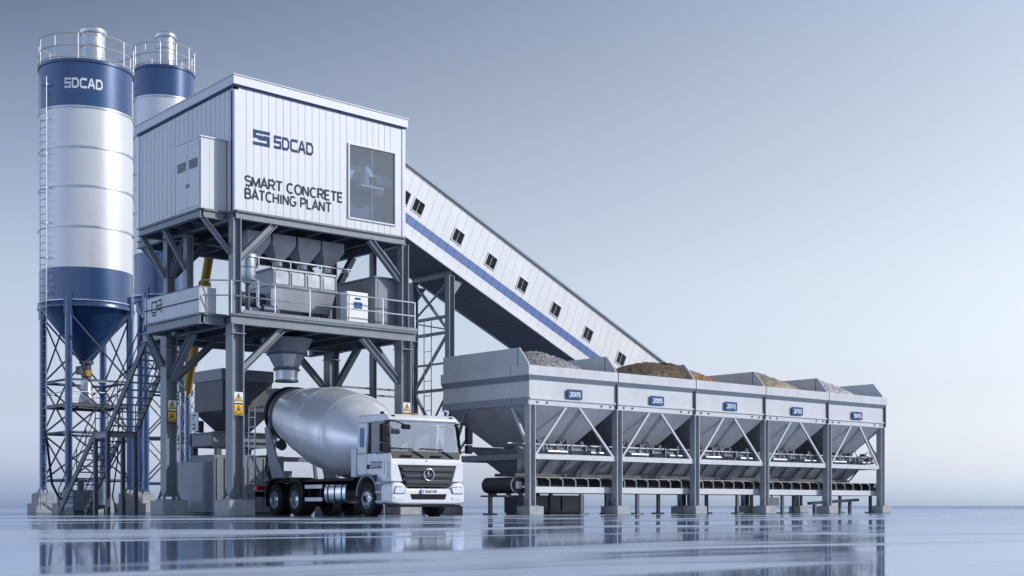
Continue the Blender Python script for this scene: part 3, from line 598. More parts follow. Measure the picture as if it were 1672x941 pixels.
# warning signs on the columns
def sign(label, o, u, lower):
    o, u = Vector(o), Vector(u); n = u.cross(Vector((0,0,1)))
    t = thing("warning_sign", label, "warning sign", o, "warning signs on the tower columns")
    MB().prism([(-.15,-.17),(.15,-.17),(.15,.17),(-.15,.17)], o, u, (0,0,1), .008).build("plate", YELLOW_S if lower else PAPER, t)
    MB().prism([(-.14,-.12),(.14,-.12),(0,.15)], o + n*.010, u, (0,0,1), .002).build("triangle_border", INK, t)
    MB().prism([(-.105,-.1),(.105,-.1),(0,.105)], o + n*.014, u, (0,0,1), .002).build("triangle", YELLOW_S, t)
    b = MB()
    if lower:
        b.prism([(-.05,-.07),(.0,-.02),(.05,-.07),(.02,.05),(-.02,.05)], o + n*.018, u, (0,0,1), .002)
    else:
        b.prism([(-.012,-.03),(.012,-.03),(.02,.06),(-.02,.06)], o + n*.018, u, (0,0,1), .002); b.prism([(-.015,-.075),(.015,-.075),(.015,-.045),(-.015,-.045)], o + n*.018, u, (0,0,1), .002)
    b.build("symbol", INK, t)
    if lower: MB().prism([(-.12,-.155),(.12,-.155),(.12,-.135),(-.12,-.135)], o + n*.010, u, (0,0,1), .002).build("caption_bar", INK, t)
YELLOW_S = pmat("sign_yellow", (0.80, 0.48, 0.02), 0.4, var=0.04)
for (x, y, wd) in ((0.0, 0.0, "front corner column"), (6.5, 0.0, "right column behind the truck cab"), (0.0, 4.4, "left column beside the staircase")):
    yy = y - .215
    sign("white plate with yellow warning triangle, upper sign on the " + wd, (x, yy, 3.68), (1,0,0), False)
    sign("yellow warning plate with black triangle, lower sign on the " + wd, (x, yy, 3.30), (1,0,0), True)

# ------------------------------------------------------------------ staircase from the ground to the deck
st = thing("steel_staircase", "dark steel zigzag staircase between the silos and the tower", "staircase", (.72, 10.2, 0))
sx0, sx1 = .18, 1.26
def flight(ya, za, yb, zb_, n):
    for x in (sx0, sx1): MB().bar((x, ya, za), (x, yb, zb_), .06, .24).build("stringer", STEELD, st)
    for i in range(n):
        f = (i+.7)/n; MB().box(sx0+.03, ya+(yb-ya)*f-.13, za+(zb_-za)*f-.02, sx1-.03, ya+(yb-ya)*f+.13, za+(zb_-za)*f+.02).build("tread", STEEL, st)
    for x in (sx0, sx1):
        g = MB(); g.sweep([(x, ya, za+.95), (x, yb, zb_+.95)], .024, 6); g.sweep([(x, ya, za+.5), (x, yb, zb_+.5)], .018, 6)
        for i in range(5): f = i/4; p = (x, ya+(yb-ya)*f, za+(zb_-za)*f); g.tube(p, (p[0], p[1], p[2]+.95), .02, 6)
        g.build("handrail", STEELD, st)
flight(13.97, .05, 10.63, 3.05, 13); flight(9.55, 3.07, 6.3, ZD, 13)
MB().box(sx0-.06, 9.5, 3.0, sx1+.06, 10.66, 3.06).build("landing", STEELD, st); MB().box(sx0-.06, 9.5, 2.82, sx1+.06, 9.56, 2.995).build("landing_beam", STEEL, st); MB().box(sx0-.06, 9.57, 2.82, sx0, 10.66, 2.995).build("landing_beam", STEEL, st)
for (x, y) in ((sx0,9.55),(sx1,9.55),(sx0,10.6),(sx1,10.6)): MB().box(x-.07, y-.07, 0, x+.07, y+.07, 2.995).build("post", STEELD, st)
lr_ = MB()
for z in (3.55, 4.05): lr_.sweep([(sx0-.02,10.62,z),(sx0-.02,9.5,z)], .022, 6)
lr_.tube((sx0-.02,10.05,3.06),(sx0-.02,10.05,4.05),.02,6); lr_.build("landing_railing", STEELD, st)

# ------------------------------------------------------------------ yellow screw conveyor, mast, cables
sc = thing("screw_conveyor", "yellow inclined screw conveyor tube rising behind the tower columns", "screw conveyor", (5.4, 13.4, 0))
A, B = Vector((5.5, 13.6, 5.0)), Vector((2.9, 6.8, 9.95)); d = (B-A).normalized()
MB().tube(A, B, .17, 18).build("tube", YELLOW, sc)
for k in (.22, .48, .74): p = A.lerp(B, k); MB().tube(p - d*.03, p + d*.03, .235, 18).build("flange", YELLOW, sc)
MB().tube(A - d*.6, A, .14, 14).build("motor", STEELD, sc); MB().tube(A - d*.02 , A + d*.05, .24, 18).build("end_flange", STEELD, sc)
MB().tube(A + d*.5 + Vector((0,0,.1)), A + d*.5 + Vector((0,0,.8)), .2, 14).build("inlet", YELLOW, sc)
ms = thing("lattice_mast", "slim grey lattice mast standing left of the dark ground hopper", "mast", (5.3, 13.2, 0))
q = .22; cxm, cym = 5.3, 13.2
for (a, b) in ((-q,-q),(q,-q),(q,q),(-q,q)): MB().tube((cxm+a, cym+b, 0), (cxm+a, cym+b, 5.0), .035, 6).build("post", GALV, ms)
lat = MB(); z = .2; fl_ = 1
cs = [(-q,-q),(q,-q),(q,q),(-q,q)]
while z < 4.8:
    for i in range(4):
        a, b = cs[i], cs[(i+1)%4]
        if fl_ < 0: a, b = b, a
        lat.tube((cxm+a[0], cym+a[1], z), (cxm+b[0], cym+b[1], z+.45), .016, 5)
    z += .45; fl_ = -fl_
lat.build("lattice", GALV, ms)
for i, (pts, lab) in enumerate((
    ([(3.9,16.5,5.0),(3.4,15.6,3.8),(2.9,14.6,2.2),(2.4,14.0,.7),(2.4,13.6,.05)], "black cable hanging from the lettered silo down to the floor"),
    ([(1.9,17.6,8.2),(1.9,15.4,5.6),(1.6,13.2,4.6),(1.5,11.2,5.3),(1.4,9.0,6.0)], "black cable slung from the lettered silo across to the staircase"),
    ([(4.6,14.0,8.6),(4.0,12.4,6.2),(3.1,10.6,3.6),(2.6,10.0,1.4),(2.5,9.7,.05)], "black cable dropping behind the stair landing"))):
    tag(MB().sweep(pts, .028, 6).build("power_cable", BLACK), lab, "cable", "cables around the staircase")
ab = thing("air_receiver", "upright silver air tank on the floor between the silo footings", "tank", (2.9, 16.6, 0))
MB().lathe([(.02,1.55),(.28,1.48),(.42,1.3),(.42,.35),(.28,.2),(.02,.14)], (2.9,16.6,0), n=28).build("body", GALV, ab)
for k in range(3): a = k*2.094; MB().tube((2.9+.34*math.cos(a),16.6+.34*math.sin(a),0),(2.9+.34*math.cos(a),16.6+.34*math.sin(a),.4),.03,6).build("leg", STEELD, ab)
MB().sweep([(2.9,16.6,1.55),(2.9,16.6,1.8),(3.25,17.4,1.8),(3.25,18.2,3.2)], .03, 6).build("pipe", GALV, ab)
bw = thing("blower_unit", "low dark blower box behind the foot of the staircase", "blower", (1.6, 15.2, 0))
MB().box(1.1,14.8,.12,2.1,15.7,.95).build("body", STEEL, bw, .03); MB().box(1.15,14.85,0,2.05,15.65,.118).build("base", STEELD, bw); MB().tube((1.6,15.2,.95),(1.6,15.2,1.35),.14,16).build("intake", STEELD, bw)
MB().sweep([(1.1,15.3,.6),(.8,15.4,.6),(.7,15.9,1.2),(.8,16.8,3.4)], .05, 8).build("hose", BLACK, bw)
cc_ = thing("cement_pipe", "upright grey cement filling pipe running up beside the lettered silo", "pipe", (4.75, 17.3, 0))
MB().sweep([(4.75,17.3,.1),(4.75,17.3,9.5),(4.78,17.3,18.6)], .06, 10).build("pipe", GALV, cc_); MB().lathe([(.1,1.0),(.1,1.08)], (4.75,17.3,0), n=16).build("coupling", STEELD, cc_)
for z in (3.4, 5.6, 9.2, 11.9, 13.7, 15.3, 17.0): MB().box(4.66,17.24,z-.04,4.84,17.36,z+.04).build("clamp", STEELD, cc_)
# ground hopper on a beam platform
gh = thing("waste_hopper", "dark grey square hopper on a beam platform behind the truck", "hopper", (4.5, 8.05, 0))
hx0, hy0, hx1, hy1 = 3.45, 7.0, 5.55, 9.1
MB().box(hx0-.05, hy0-.05, 4.95, hx1+.05, hy1+.05, 5.38).build("rim", STEEL, gh, .02)
MB().box(hx0, hy0, 3.84, hx1, hy1, 4.945).build("body", STEELD, gh); MB().frustum((hx0+.6,hy0+.6,hx1-.6,hy1-.6), (hx0,hy0,hx1,hy1), 3.08, 3.835).build("taper", STEELD, gh)
pl = MB()
for y in (hy0+.15, hy1-.15): pl.hbar((hx0-.3,y,2.78),(hx1+.3,y,2.78),.25,.56,.04)
for x in (hx0-.25, hx1+.25): pl.hbar((x,hy0+.3,2.78),(x,hy1-.3,2.78),.2,.5,.04)
pl.build("platform", STEEL, gh)
for (x, y) in ((hx0-.1,hy0+.15),(hx1+.1,hy0+.15),(hx0-.1,hy1-.15),(hx1+.1,hy1-.15)): MB().box(x-.1,y-.1,0,x+.1,y+.1,2.49).build("leg", STEELD, gh)
nb = thing("notice_board", "white notice with dark marks on the side of the dark hopper", "notice", (3.42, 8.4, 3.4))
MB().box(3.1, 8.2, 3.1, 3.13, 8.75, 3.8).build("plate", PAPER, nb); MB().box(3.13, 8.4, 3.06, 3.45, 8.46, 3.5).build("bracket", STEELD, nb)
w2 = MB()
for q in stroke([[(0,0),(.18,0),(.18,.16),(0,.16)],[(.05,.3),(.05,.5),(.25,.5)]], .05): w2.add([(3.098, 8.62-p.x, 3.2+p.y) for p in q], [[0,1,2,3]])
w2.build("marks", INK, nb)
gc = thing("floor_cabinet", "pale grey floor cabinet between the left and front tower columns", "cabinet", (1.0,4.6,0))
MB().box(.866,3.6,.10,1.2,5.68,1.80).build("body", BIND, gc, .015); MB().box(.90,3.64,0,1.17,5.64,.098).build("plinth", STEELD, gc); MB().box(.85,3.66,.2,.864,5.62,1.72).build("door", BIND, gc)
gk = thing("equipment_container", "dark grey container under the hopper behind the truck", "container", (3.9,6.6,0))
MB().box(2.5,5.9,.08,5.4,7.6,2.15).build("body", STEEL, gk, .02); MB().box(2.55,5.95,0,5.35,7.55,.078).build("skid", STEELD, gk)
for i in range(9): MB().box(2.6+i*.32,5.86,.2,2.66+i*.32,5.898,2.05).build("rib", STEEL, gk)

# ------------------------------------------------------------------ conveyor gallery
SL = math.atan(.4536); cS, sS = math.cos(SL), math.sin(SL)
gx0, gy0, gy1 = 6.62, 2.2, 4.7
zb0 = 10.175 - .4536*(gx0-8.18); GH = 2.605*cS; GL = (28.2-gx0)/cS
ga = thing("conveyor_gallery", "long white enclosed conveyor gallery with blue stripe sloping from the house to the bins", "conveyor gallery", (gx0, 3.45, 0))
def G(u, y, w): return Vector((gx0 + u*cS + w*sS, y, zb0 - u*sS + w*cS))
WIN = [1.13, 1.84, 3.90, 5.69, 7.45, 9.40, 11.39, 13.52]
ws, wc = .24, .54*GH
s0, s1 = .19*GH, .335*GH
def gwall(m, u0, u1, w0, w1, y, pitch=.40):
    prof = [(u0, 0)]; k = int(u0/pitch) + 1
    while k*pitch < u1 - .03:
        x = k*pitch
        if x > u0 + .03: prof += [(x-.016,0),(x-.006,.009),(x+.006,.009),(x+.016,0)]
        k += 1
    prof.append((u1, 0))
    for i in range(len(prof)-1):
        m.add([G(prof[i][0], y+prof[i][1], w0), G(prof[i+1][0], y+prof[i+1][1], w0), G(prof[i+1][0], y+prof[i+1][1], w1), G(prof[i][0], y+prof[i][1], w1)], [[0,1,2,3]])
gw = MB(); gwall(gw, 0, GL, .1, s0, gy0); gwall(gw, 0, GL, s1, wc-ws, gy0); gwall(gw, 0, GL, wc+ws, GH, gy0)
prev = 0
for u in WIN: gwall(gw, prev, u-ws, wc-ws, wc+ws, gy0); prev = u+ws
gwall(gw, prev, GL, wc-ws, wc+ws, gy0)
gw.build("front_wall", WHITE, ga)
b = MB(); gwall(b, 0, GL, s0, s1, gy0-.004); b.build("blue_stripe", STRIPE, ga)
b = MB(); gwall(b, 0, GL, .1, GH, gy1); b.build("back_wall", WHITE, ga)
def gbox(u0,u1,y0,y1,w0,w1):
    vs = [G(u,y,w) for w in (w0,w1) for (u,y) in ((u0,y0),(u1,y0),(u1,y1),(u0,y1))]
    return MB().add(vs, [[3,2,1,0],[4,5,6,7],[0,1,5,4],[1,2,6,5],[2,3,7,6],[3,0,4,7]])
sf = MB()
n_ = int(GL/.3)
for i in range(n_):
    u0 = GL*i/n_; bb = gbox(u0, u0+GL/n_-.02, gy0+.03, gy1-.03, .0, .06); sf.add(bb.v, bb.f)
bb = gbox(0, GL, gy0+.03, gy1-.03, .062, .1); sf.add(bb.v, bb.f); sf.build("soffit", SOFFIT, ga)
gbox(0, GL, gy0-.05, gy0+.028, -.04, .098).build("bottom_edge", TRIM, ga); gbox(0, GL, gy1-.028, gy1+.05, -.04, .098).build("bottom_edge", TRIM, ga)
gbox(0, GL, gy0-.09, gy1+.09, GH, GH+.07).build("roof", BIND, ga)
gbox(GL-.02, GL, gy0+.02, gy1-.02, .1, GH).build("end_wall", WHITE, ga)
for u in WIN:
    f = MB()
    for q in ((u-ws-.03,u-ws,wc-ws-.03,wc+ws+.03),(u+ws,u+ws+.03,wc-ws-.03,wc+ws+.03),(u-ws,u+ws,wc-ws-.03,wc-ws),(u-ws,u+ws,wc+ws,wc+ws+.03)):
        bb = gbox(q[0],q[1],gy0-.03,gy0+.06,q[2],q[3]); f.add(bb.v, bb.f)
    bb = gbox(u-.005,u+.005,gy0+.005,gy0+.03,wc-ws,wc+ws); f.add(bb.v, bb.f)
    fo = f.build("window", TRIM, ga); gbox(u-ws,u+ws,gy0+.032,gy0+.04,wc-ws,wc+ws).build("pane", GLASSD, fo)
bel = gbox(0, GL, 2.9, 4.0, .95, 1.0); bel.build("belt", BLACK, ga)
# trestles under the gallery
def gz(x): return zb0 - (x-gx0)*.4536 - .05
t2 = thing("conveyor_trestle", "grey braced trestle holding up the gallery between tower and bins", "trestle", (10.4, 3.4, 0))
for y in (2.32, 4.58):
    MB().hbar((10.4,y,.3),(10.4,y,gz(10.4)-.16),.26,.26,.025,up=(1,0,0)).build("post", STEEL, t2); MB().box(10.05,y-.35,0,10.75,y+.35,.3).build("footing", CONC, t2, .02)
    MB().prism([(0,0),(.5,0),(.12,-.5),(0,-.5)], (10.52,y+.01,gz(10.4)-.32), (1,0,0), (0,0,1), .02).build("gusset", STEEL, t2)
MB().hbar((10.4,2.24,gz(10.4)-.08),(10.4,4.66,gz(10.4)-.08),.2,.2,.02).build("cross_beam", STEEL, t2)
def br(t, a, b, w=.09): return MB().bar(a, b, w, w).build("brace", STEEL, t)
zs = [.9, 4.7, 6.85, 8.6]
for z in (4.7, 6.85, 7.45): br(t2, (10.4,2.45,z), (10.4,4.45,z), .11)
br(t2, (10.4,4.45,8.85), (10.4,2.45,6.95)); br(t2, (10.4,2.45,6.8), (10.4,4.45,4.8)); br(t2, (10.4,4.45,4.6), (10.4,2.45,2.0)); br(t2, (10.4,2.45,1.9), (10.4,4.45,.6))
br(t2, (10.4,2.45,8.7), (10.4,4.45,7.55), .06); br(t2, (10.4,4.45,7.35), (10.4,2.45,6.95), .05); br(t2, (10.4,2.45,4.6), (10.4,4.45,2.2), .06)
for z in (2.0, 3.3, 5.7): br(t2, (10.4,2.45,z), (10.4,4.45,z), .07)
t3 = thing("conveyor_trestle", "single far post and tie rails beside the right tower column under the gallery", "trestle", (8.5, 4.6, 0))
MB().hbar((8.5,4.6,.3),(8.5,4.6,gz(8.5)-.02),.2,.2,.02,up=(1,0,0)).build("post", STEEL, t3); MB().box(8.2,4.3,0,8.8,4.9,.3).build("footing", CONC, t3, .02)
for z in (4.75, 4.5): br(t3, (6.7,4.6,z), (10.25,4.6,z), .07)
br(t3, (8.6,4.6,8.4), (10.2,4.6,5.0), .06)
la = thing("access_ladder", "thin upright ladder in front of the gallery trestle bracing", "ladder", (10.15,3.35,0))
ladder(la, (10.15,3.35,0), (10.15,3.35,7.3), (0,1,0), .45, .55, .02, STEEL, "rungs")

# ------------------------------------------------------------------ aggregate bins
BX, BY, BWD, BDP = 9.63, -3.12, 4.26, 4.86
ZT, ZL, ZP = 5.13, 3.79, 5.78
PLT = ["20X15", "2005", "201/S", "2ITO", "SX1S"]
HEAP = [("grey gravel", G_GREY), ("dark brown gravel", G_BROWN), ("orange sandy gravel", G_ORANGE), ("tan gravel", G_TAN), ("pale grey gravel", G_PALE)]
BLAB = ["grey steel bin holding grey gravel, nearest in the row with plate 20X15", "grey steel bin holding dark brown gravel with plate 2005", "grey steel bin holding orange gravel, middle one of the row",
        "grey steel bin holding tan gravel with plate 2ITO", "grey steel bin holding pale gravel, farthest at the right end of the row"]
for k in range(5):
    x0 = BX + k*BWD; x1 = x0 + BWD - .05; y0, y1 = BY, BY + BDP
    t = thing("aggregate_bin", BLAB[k], "aggregate bin", (x0 + BWD/2, BY + BDP/2, 0), "aggregate bins in a row")
    # front wall profile in (y, z)
    pf = [(0.0,ZT),(0.0,4.80),(.12,4.64),(.12,4.06),(.07,4.03),(.07,3.98),(.12,3.96),(.12,ZL),(.17,ZL),(.17,ZT)]
    MB().prism([(p[0], p[1]) for p in pf], (x0, y0, 0), (0,1,0), (0,0,1), x1-x0).build("front_wall", BIN, t)
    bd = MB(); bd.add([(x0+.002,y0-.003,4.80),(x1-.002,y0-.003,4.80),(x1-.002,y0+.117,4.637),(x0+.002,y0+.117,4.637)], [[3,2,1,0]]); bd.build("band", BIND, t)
    MB().prism([(0,ZL),(.05,ZL),(.05,ZP),(0,ZP)], (x0, y1-.05, 0), (0,1,0), (0,0,1), x1-x0).build("back_wall", BIN, t)
    dv = [(.172,ZL),(BDP-.052,ZL),(BDP-.052,ZP),(.64,ZP),(.172,ZT+.1)]
    if k == 0:
        ew = MB(); ew.prism([(.172,4.62),(BDP-.03,4.62),(BDP-.03,4.85),(.172,4.85)], (x0-.10,y0,0), (0,1,0), (0,0,1), .1)
        ew.prism([(.172,4.852),(BDP-.03,4.852),(BDP-.03,ZT),(.172,ZT)], (x0-.10,y0,0), (0,1,0), (0,0,1), .1)
    MB().prism(dv, (x0, y0, 0), (0,1,0), (0,0,1), .05).build("end_plate", BIN, t)
    if k == 0:
        pfl = [(-.02,ZL-.02),(-.02,4.06),(-.05,4.0),(-.05,ZL-.02)]
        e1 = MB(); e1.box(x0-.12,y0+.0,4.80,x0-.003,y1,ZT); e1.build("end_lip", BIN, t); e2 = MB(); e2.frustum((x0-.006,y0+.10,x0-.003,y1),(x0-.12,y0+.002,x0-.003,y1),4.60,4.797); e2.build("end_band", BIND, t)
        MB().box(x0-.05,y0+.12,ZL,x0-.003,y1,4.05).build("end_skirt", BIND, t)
    MB().box(x0-.006, y0+.70, ZT+.02, x0-.001, y0+.73, ZP-.02).build("plate_seam", STEELD, t)
    MB().box(x0+.051, y0+.70, ZT-.1, x0+.056, y0+.73, ZP-.02).build("plate_seam", STEELD, t)
    if k == 0: MB().box(x0-.126, y0+.95, 4.81, x0-.121, y0+.97, ZT-.01).build("plate_seam", STEELD, t); MB().box(x0-.058, y0+.95, ZL+.01, x0-.051, y0+.97, 4.04).build("plate_seam", STEELD, t)
    if k == 4: MB().prism(dv, (x1-.05, y0, 0), (0,1,0), (0,0,1), .05).build("end_plate", BIN, t); MB().box(x1-.001,y0,4.80,x1+.08,y1,ZT).build("end_lip", BIN, t)
    st_ = MB(); st_.box(x0+.05, y0+.04, 4.02, x1-.05, y0+.068, 4.05); 
    for xx in (x0+.35, x0+.8, x1-.75, x1-.3): MB().box(xx, y0+.085, 3.86, xx+.05, y0+.118, 3.92).build("bolt_plate", STEELD, t)
    MB().box(x1+.002, y0+.03, ZL+.02, x1+.046, y0+.16, ZT-.02).build("joint_strip", STEELD, t)
    # hopper
    cxb = (x0+x1)/2; hb = (cxb-.85, y0+1.15, cxb+.85, y0+3.5)
    MB().frustum(hb, (x0+.02, y0+.13, x1-.02, y1-.06), 2.46, ZL-.003, False).build("hopper", HOPPER, t)
    for xx in (-.55, .55):
        g = MB().box(cxb+xx-.28, y0+1.35, 2.2, cxb+xx+.28, y0+2.9, 2.455).build("gate", STEELD, t)
        MB().tube((cxb+xx, y0+1.34, 2.5), (cxb+xx, y0+.85, 2.28), .05, 8).build("gate_cylinder", STEEL, g)
        MB().box(cxb+xx-.12, y0+1.0, 2.44, cxb+xx+.12, y0+1.2, 2.66).build("vibrator", STEELD, g)
    # plate
    px_ = x0 + BWD*.49; sp_ = MB().box(px_-.36, y0+.03, 4.06, px_+.36, y0+.064, 4.40).build("name_plate", PLATE, t)
    text(PLT[k], (px_-.27, y0+.03, 4.135), (1,0,0), (0,0,1), .19, .54, .22, .004).build("plate_lettering", PAPER, sp_)
    # columns, struts, cross beam
    for (xc, own) in ((x0, True), (x1, k == 4)):
        if not own: continue
        for (yy, fr) in ((y0+.20, True), (y1-.2, False)):
            xx = xc + .12 if own and xc == x0 else xc - .12
            cc = MB().hbar((xx, yy, .32), (xx, yy, ZL-.004), .26, .28, .03, up=(1,0,0)).build("column", HOPPER if fr else STEEL, t)
            b = MB(); b.box(xx-.22, yy-.22, .302, xx+.22, yy+.22, .33)
            for sx in (-1, 1): b.prism([(0,0),(.1,0),(0,.25)], (xx+sx*.14, yy-.01, .33), (sx,0,0), (0,0,1), .02)
            b.build("base_plate", STEEL, cc)
            MB().box(xx-.33, yy-.33, 0, xx+.33, yy+.33, .30).build("footing", CONC, t, .02)
    for yy in (y0+.20, y1-.2):
        MB().bar((x0+.27, yy, 2.02), (x1+.06 if k < 4 else x1-.26, yy, 2.02), .10, .18).build("tie_beam", BIN if yy < 0 else STEEL, t)
        MB().bar((x0+.26, yy, 1.98), (cxb-.32, yy-.02, ZL-.01), .075, .075).build("strut", BIN, t)
        MB().bar((x1+.04 if k < 4 else x1-.26, yy, 1.98), (cxb+.32, yy-.02, ZL-.01), .075, .075).build("strut", BIN, t)
    if k in (0, 4):
        xx = x0+.12 if k == 0 else x1-.12
        MB().bar((xx, y0+.36, 2.02), (xx, y1-.36, 2.02), .10, .20).build("tie_beam", STEEL, t)
        MB().bar((xx, y0+.34, 2.4), (xx, y0+1.15, ZL-.01), .09, .09).build("strut", BIN, t); MB().bar((xx, y1-.34, 2.1), (xx, y1-1.2, ZL-.01), .09, .09).build("strut", STEEL, t)
    # heap
    hm = MB(); NX, NY = 46, 46; xa, xb_, ya, yb = x0+.06, x1-.02, y0+.18, y1-.06
    for j in range(NY+1):
        for i in range(NX+1):
            u, v = i/NX, j/NY
            x = xa+(xb_-xa)*u; y = ya+(yb-ya)*v
            hx_, hy_, hz_, sl_ = ((.40,.36,5.98,.50),(.88,.40,6.02,.36),(.06,.36,6.02,.46),(.40,.40,6.02,.48),(.34,.40,6.0,.48))[k]
            dd_ = math.hypot(x - (xa + (xb_-xa)*hx_), y - (ya + (yb-ya)*hy_)); z = hz_ - sl_*(math.sqrt(dd_*dd_ + .16) - .25)
            z = max(z, 4.45) + random.uniform(-.03,.03) + .04*math.sin(x*3.1+y*1.7)*math.sin(y*2.3-x)
            z = min(z, 4.98 + 1.6*(y-ya)) if y - ya < .4 else z
            hm.v.append(Vector((x, y, z)))
    for j in range(NY):
        for i in range(NX): a = j*(NX+1)+i; hm.f.append([a, a+1, a+NX+2, a+NX+1])
    tag(hm.build("gravel_heap", HEAP[k][1], sharp=180), "heap of %s piled inside a steel bin" % HEAP[k][0], "gravel heap", "gravel heaps in the bins")

# weighing trough beneath the hoppers
wt = thing("weighing_trough", "long dark weighing trough hanging under the five bin hoppers", "trough", (20.2, -.7, 1.1))
XA, XB = 9.62, 30.75
yc = -1.15
for s in (-1, 1):
    MB().add([(XA,yc+s*1.25,2.3),(XB,yc+s*1.25,2.3),(XB-.7,yc+s*.45,1.47),(XA+.7,yc+s*.45,1.47)], [[0,1,2,3]]).build("side_plate", HOPPER, wt)
MB().add([(XA,yc-1.25,2.3),(XA,yc+1.25,2.3),(XA+.7,yc+.45,1.47),(XA+.7,yc-.45,1.47)], [[0,1,2,3]]).build("end_plate", STEEL, wt)
MB().add([(XB,yc-1.25,2.3),(XB,yc+1.25,2.3),(XB-.7,yc+.45,1.47),(XB-.7,yc-.45,1.47)], [[0,1,2,3]]).build("end_plate", STEEL, wt)
for s in (-1, 1): MB().hbar((XA-.15,yc+s*1.33,2.36),(XB+.05,yc+s*1.33,2.36),.1,.14,.02).build("rim_beam", STEEL, wt)
MB().box(XA+.5,yc-.55,1.36,XB-.6,yc+.55,1.465).build("outlet_skirt", STEELD, wt)
for i in range(24):
    x = XA+.9+i*.86; MB().bar((x,yc-1.27,2.28),(x,yc-.46,1.45),.05,.05,up=(1,0,0)).build("rib", STEEL, wt)
MB().tube((XA-.6,yc-1.42,2.46),(XB,yc-1.42,2.46),.03,6).build("air_pipe", GALV, wt)
for i in range(30):
    x = XA+.3+i*.70; MB().box(x,yc-1.46,2.26,x+.06,yc-1.385,2.52).build("pipe_clip", STEEL, wt)
for i in range(20):
    x = XA+.8+i*1.03; MB().box(x,yc-1.44,2.44,x+.16,yc-1.2,2.62).build("valve_box", STEELD, wt)
    hz = random.uniform(.2,.5); MB().sweep([(x+.08,yc-1.40,2.6),(x+.12+hz*.3,yc-1.5,2.72),(x+hz,yc-1.52,2.40),(x+hz+.1,yc-1.44,2.05)], .018, 5).build("air_hose", BLACK, wt)
    MB().bar((x+.4,yc-1.40,2.45),(x+.4,yc-1.40,2.12),.05,.05).build("hanger", STEEL, wt)
for i in range(10):
    x = XA+1.2+i*2.1; MB().tube((x,yc-1.5,2.22),(x+.9,yc-1.5,2.22),.045,8).build("cylinder", GALV, wt)

# ------------------------------------------------------------------ belt conveyor under the bins
bc = thing("belt_conveyor", "long low belt conveyor running under the row of bins", "belt conveyor", (20.2, -1.82, 0))
py0, py1, pr, pzc = -2.6, -1.04, .275, 1.03; pxa, pxb = 9.42, 30.9
loop = []
for i in range(13): a = math.pi/2 + math.pi*i/12; loop.append((pxa + pr*math.cos(a), pzc + pr*math.sin(a)))
for i in range(13): a = -math.pi/2 + math.pi*i/12; loop.append((pxb + pr*math.cos(a), pzc + pr*math.sin(a)))
bm = MB(); n = len(loop)
for (x, z) in loop: bm.v += [Vector((x, py0, z)), Vector((x, py1, z))]
ins = [(pxa + (x-pxa)*.93 if x < 15 else pxb + (x-pxb)*.93, pzc + (z-pzc)*.93) for (x, z) in loop]
for (x, z) in ins: bm.v += [Vector((x, py0, z)), Vector((x, py1, z))]
for i in range(n):
    j = (i+1) % n; bm.f += [[2*i,2*j,2*j+1,2*i+1],[2*n+2*i+1,2*n+2*j+1,2*n+2*j,2*n+2*i],[2*i,2*n+2*i,2*n+2*j,2*j],[2*i+1,2*j+1,2*n+2*j+1,2*n+2*i+1]]
bm.build("belt", pmat("belt_rubber", (0.035, 0.04, 0.048), 0.5, var=0.15), bc)
for x in (pxa, pxb):
    pu = MB().tube((x,py0+.02,pzc),(x,py1-.02,pzc),pr*.92,28).build("pulley", STEELD, bc); MB().tube((x,py0-.14,pzc),(x,py1+.14,pzc),.05,10).build("shaft", GALV, pu)
    MB().box(x-.12,py0-.12,pzc-.12,x+.14,py0-.02,pzc+.12).build("bearing", GALV, pu); MB().box(x-.12,py1+.02,pzc-.12,x+.14,py1+.12,pzc+.12).build("bearing", STEELD, pu)
ed = MB().sweep([(x, py0-.012, z) for (x, z) in loop[:13]] + [(pxb, py0-.012, pzc-pr)][:0], .018, 6); ed.build("belt_edge", pmat("belt_edge_tan", (0.42,0.36,0.30), .5), bc)
MB().tube((pxa,py0-.012,pzc+pr+.004),(pxb,py0-.012,pzc+pr+.004),.016,6).build("belt_edge", MATS["belt_edge_tan"], bc)
for y in (py0-.06, py1+.06): MB().box(pxa+.35,y-.04,.77,pxb-.1,y+.04,.985).build("side_rail", BIN if y < -2 else STEEL, bc)
MB().box(pxa+.4,py0+.3,.99,pxb-.4,py0+.34,1.26).build("inner_skirt", BLACK, bc)
for i in range(33):
    x = pxa+.85+i*.625
    f = MB(); f.sweep([(x,py0-.07,.985),(x,py0-.07,1.2),(x-.06,py0-.05,1.27),(x-.12,py0-.02,1.28)], .028, 6); f.build("idler_bracket", GALV, bc)
for i in range(8):
    x = pxa+.15+i*2.9
    if i == 7: x = pxb-.5
    lg_ = MB().box(x-.07,py0-.07,.05,x+.07,py0+.02,.765).build("leg", STEELD, bc); MB().box(x-.2,py0-.2,0,x+.2,py0+.12,.05).build("foot_plate", STEELD, lg_)
    lg_ = MB().box(x-.07,py1-.02,.05,x+.07,py1+.07,.765).build("leg", STEELD, bc); MB().box(x-.2,py1-.12,0,x+.2,py1+.2,.05).build("foot_plate", STEELD, lg_)
MB().box(pxa-.4,py0+.1,.62,pxa+.5,py1-.1,.68).build("scraper_frame", STEELD, bc)
for y in (py0+.4, py1-.4): MB().box(pxa-.1,y-.05,.68,pxa+.05,y+.05,.76).build("scraper_post", STEELD, bc)
tk = thing("machine_housing", "dark grey box on the floor under the near end of the belt", "housing", (12.6,-.9,0))
MB().box(11.0,-1.0,.06,14.2,-.1,.70).build("body", STEELD, tk, .02); MB().box(11.05,-.95,0,14.15,-.15,.058).build("skid", STEELD, tk)
MB().box(13.0,-1.02,.1,13.06,-1.003,.66).build("seam", BLACK, tk)
jb = thing("junction_box", "small dark box hanging below the belt frame near the fourth bin", "junction box", (23.4,-2.7,.3))
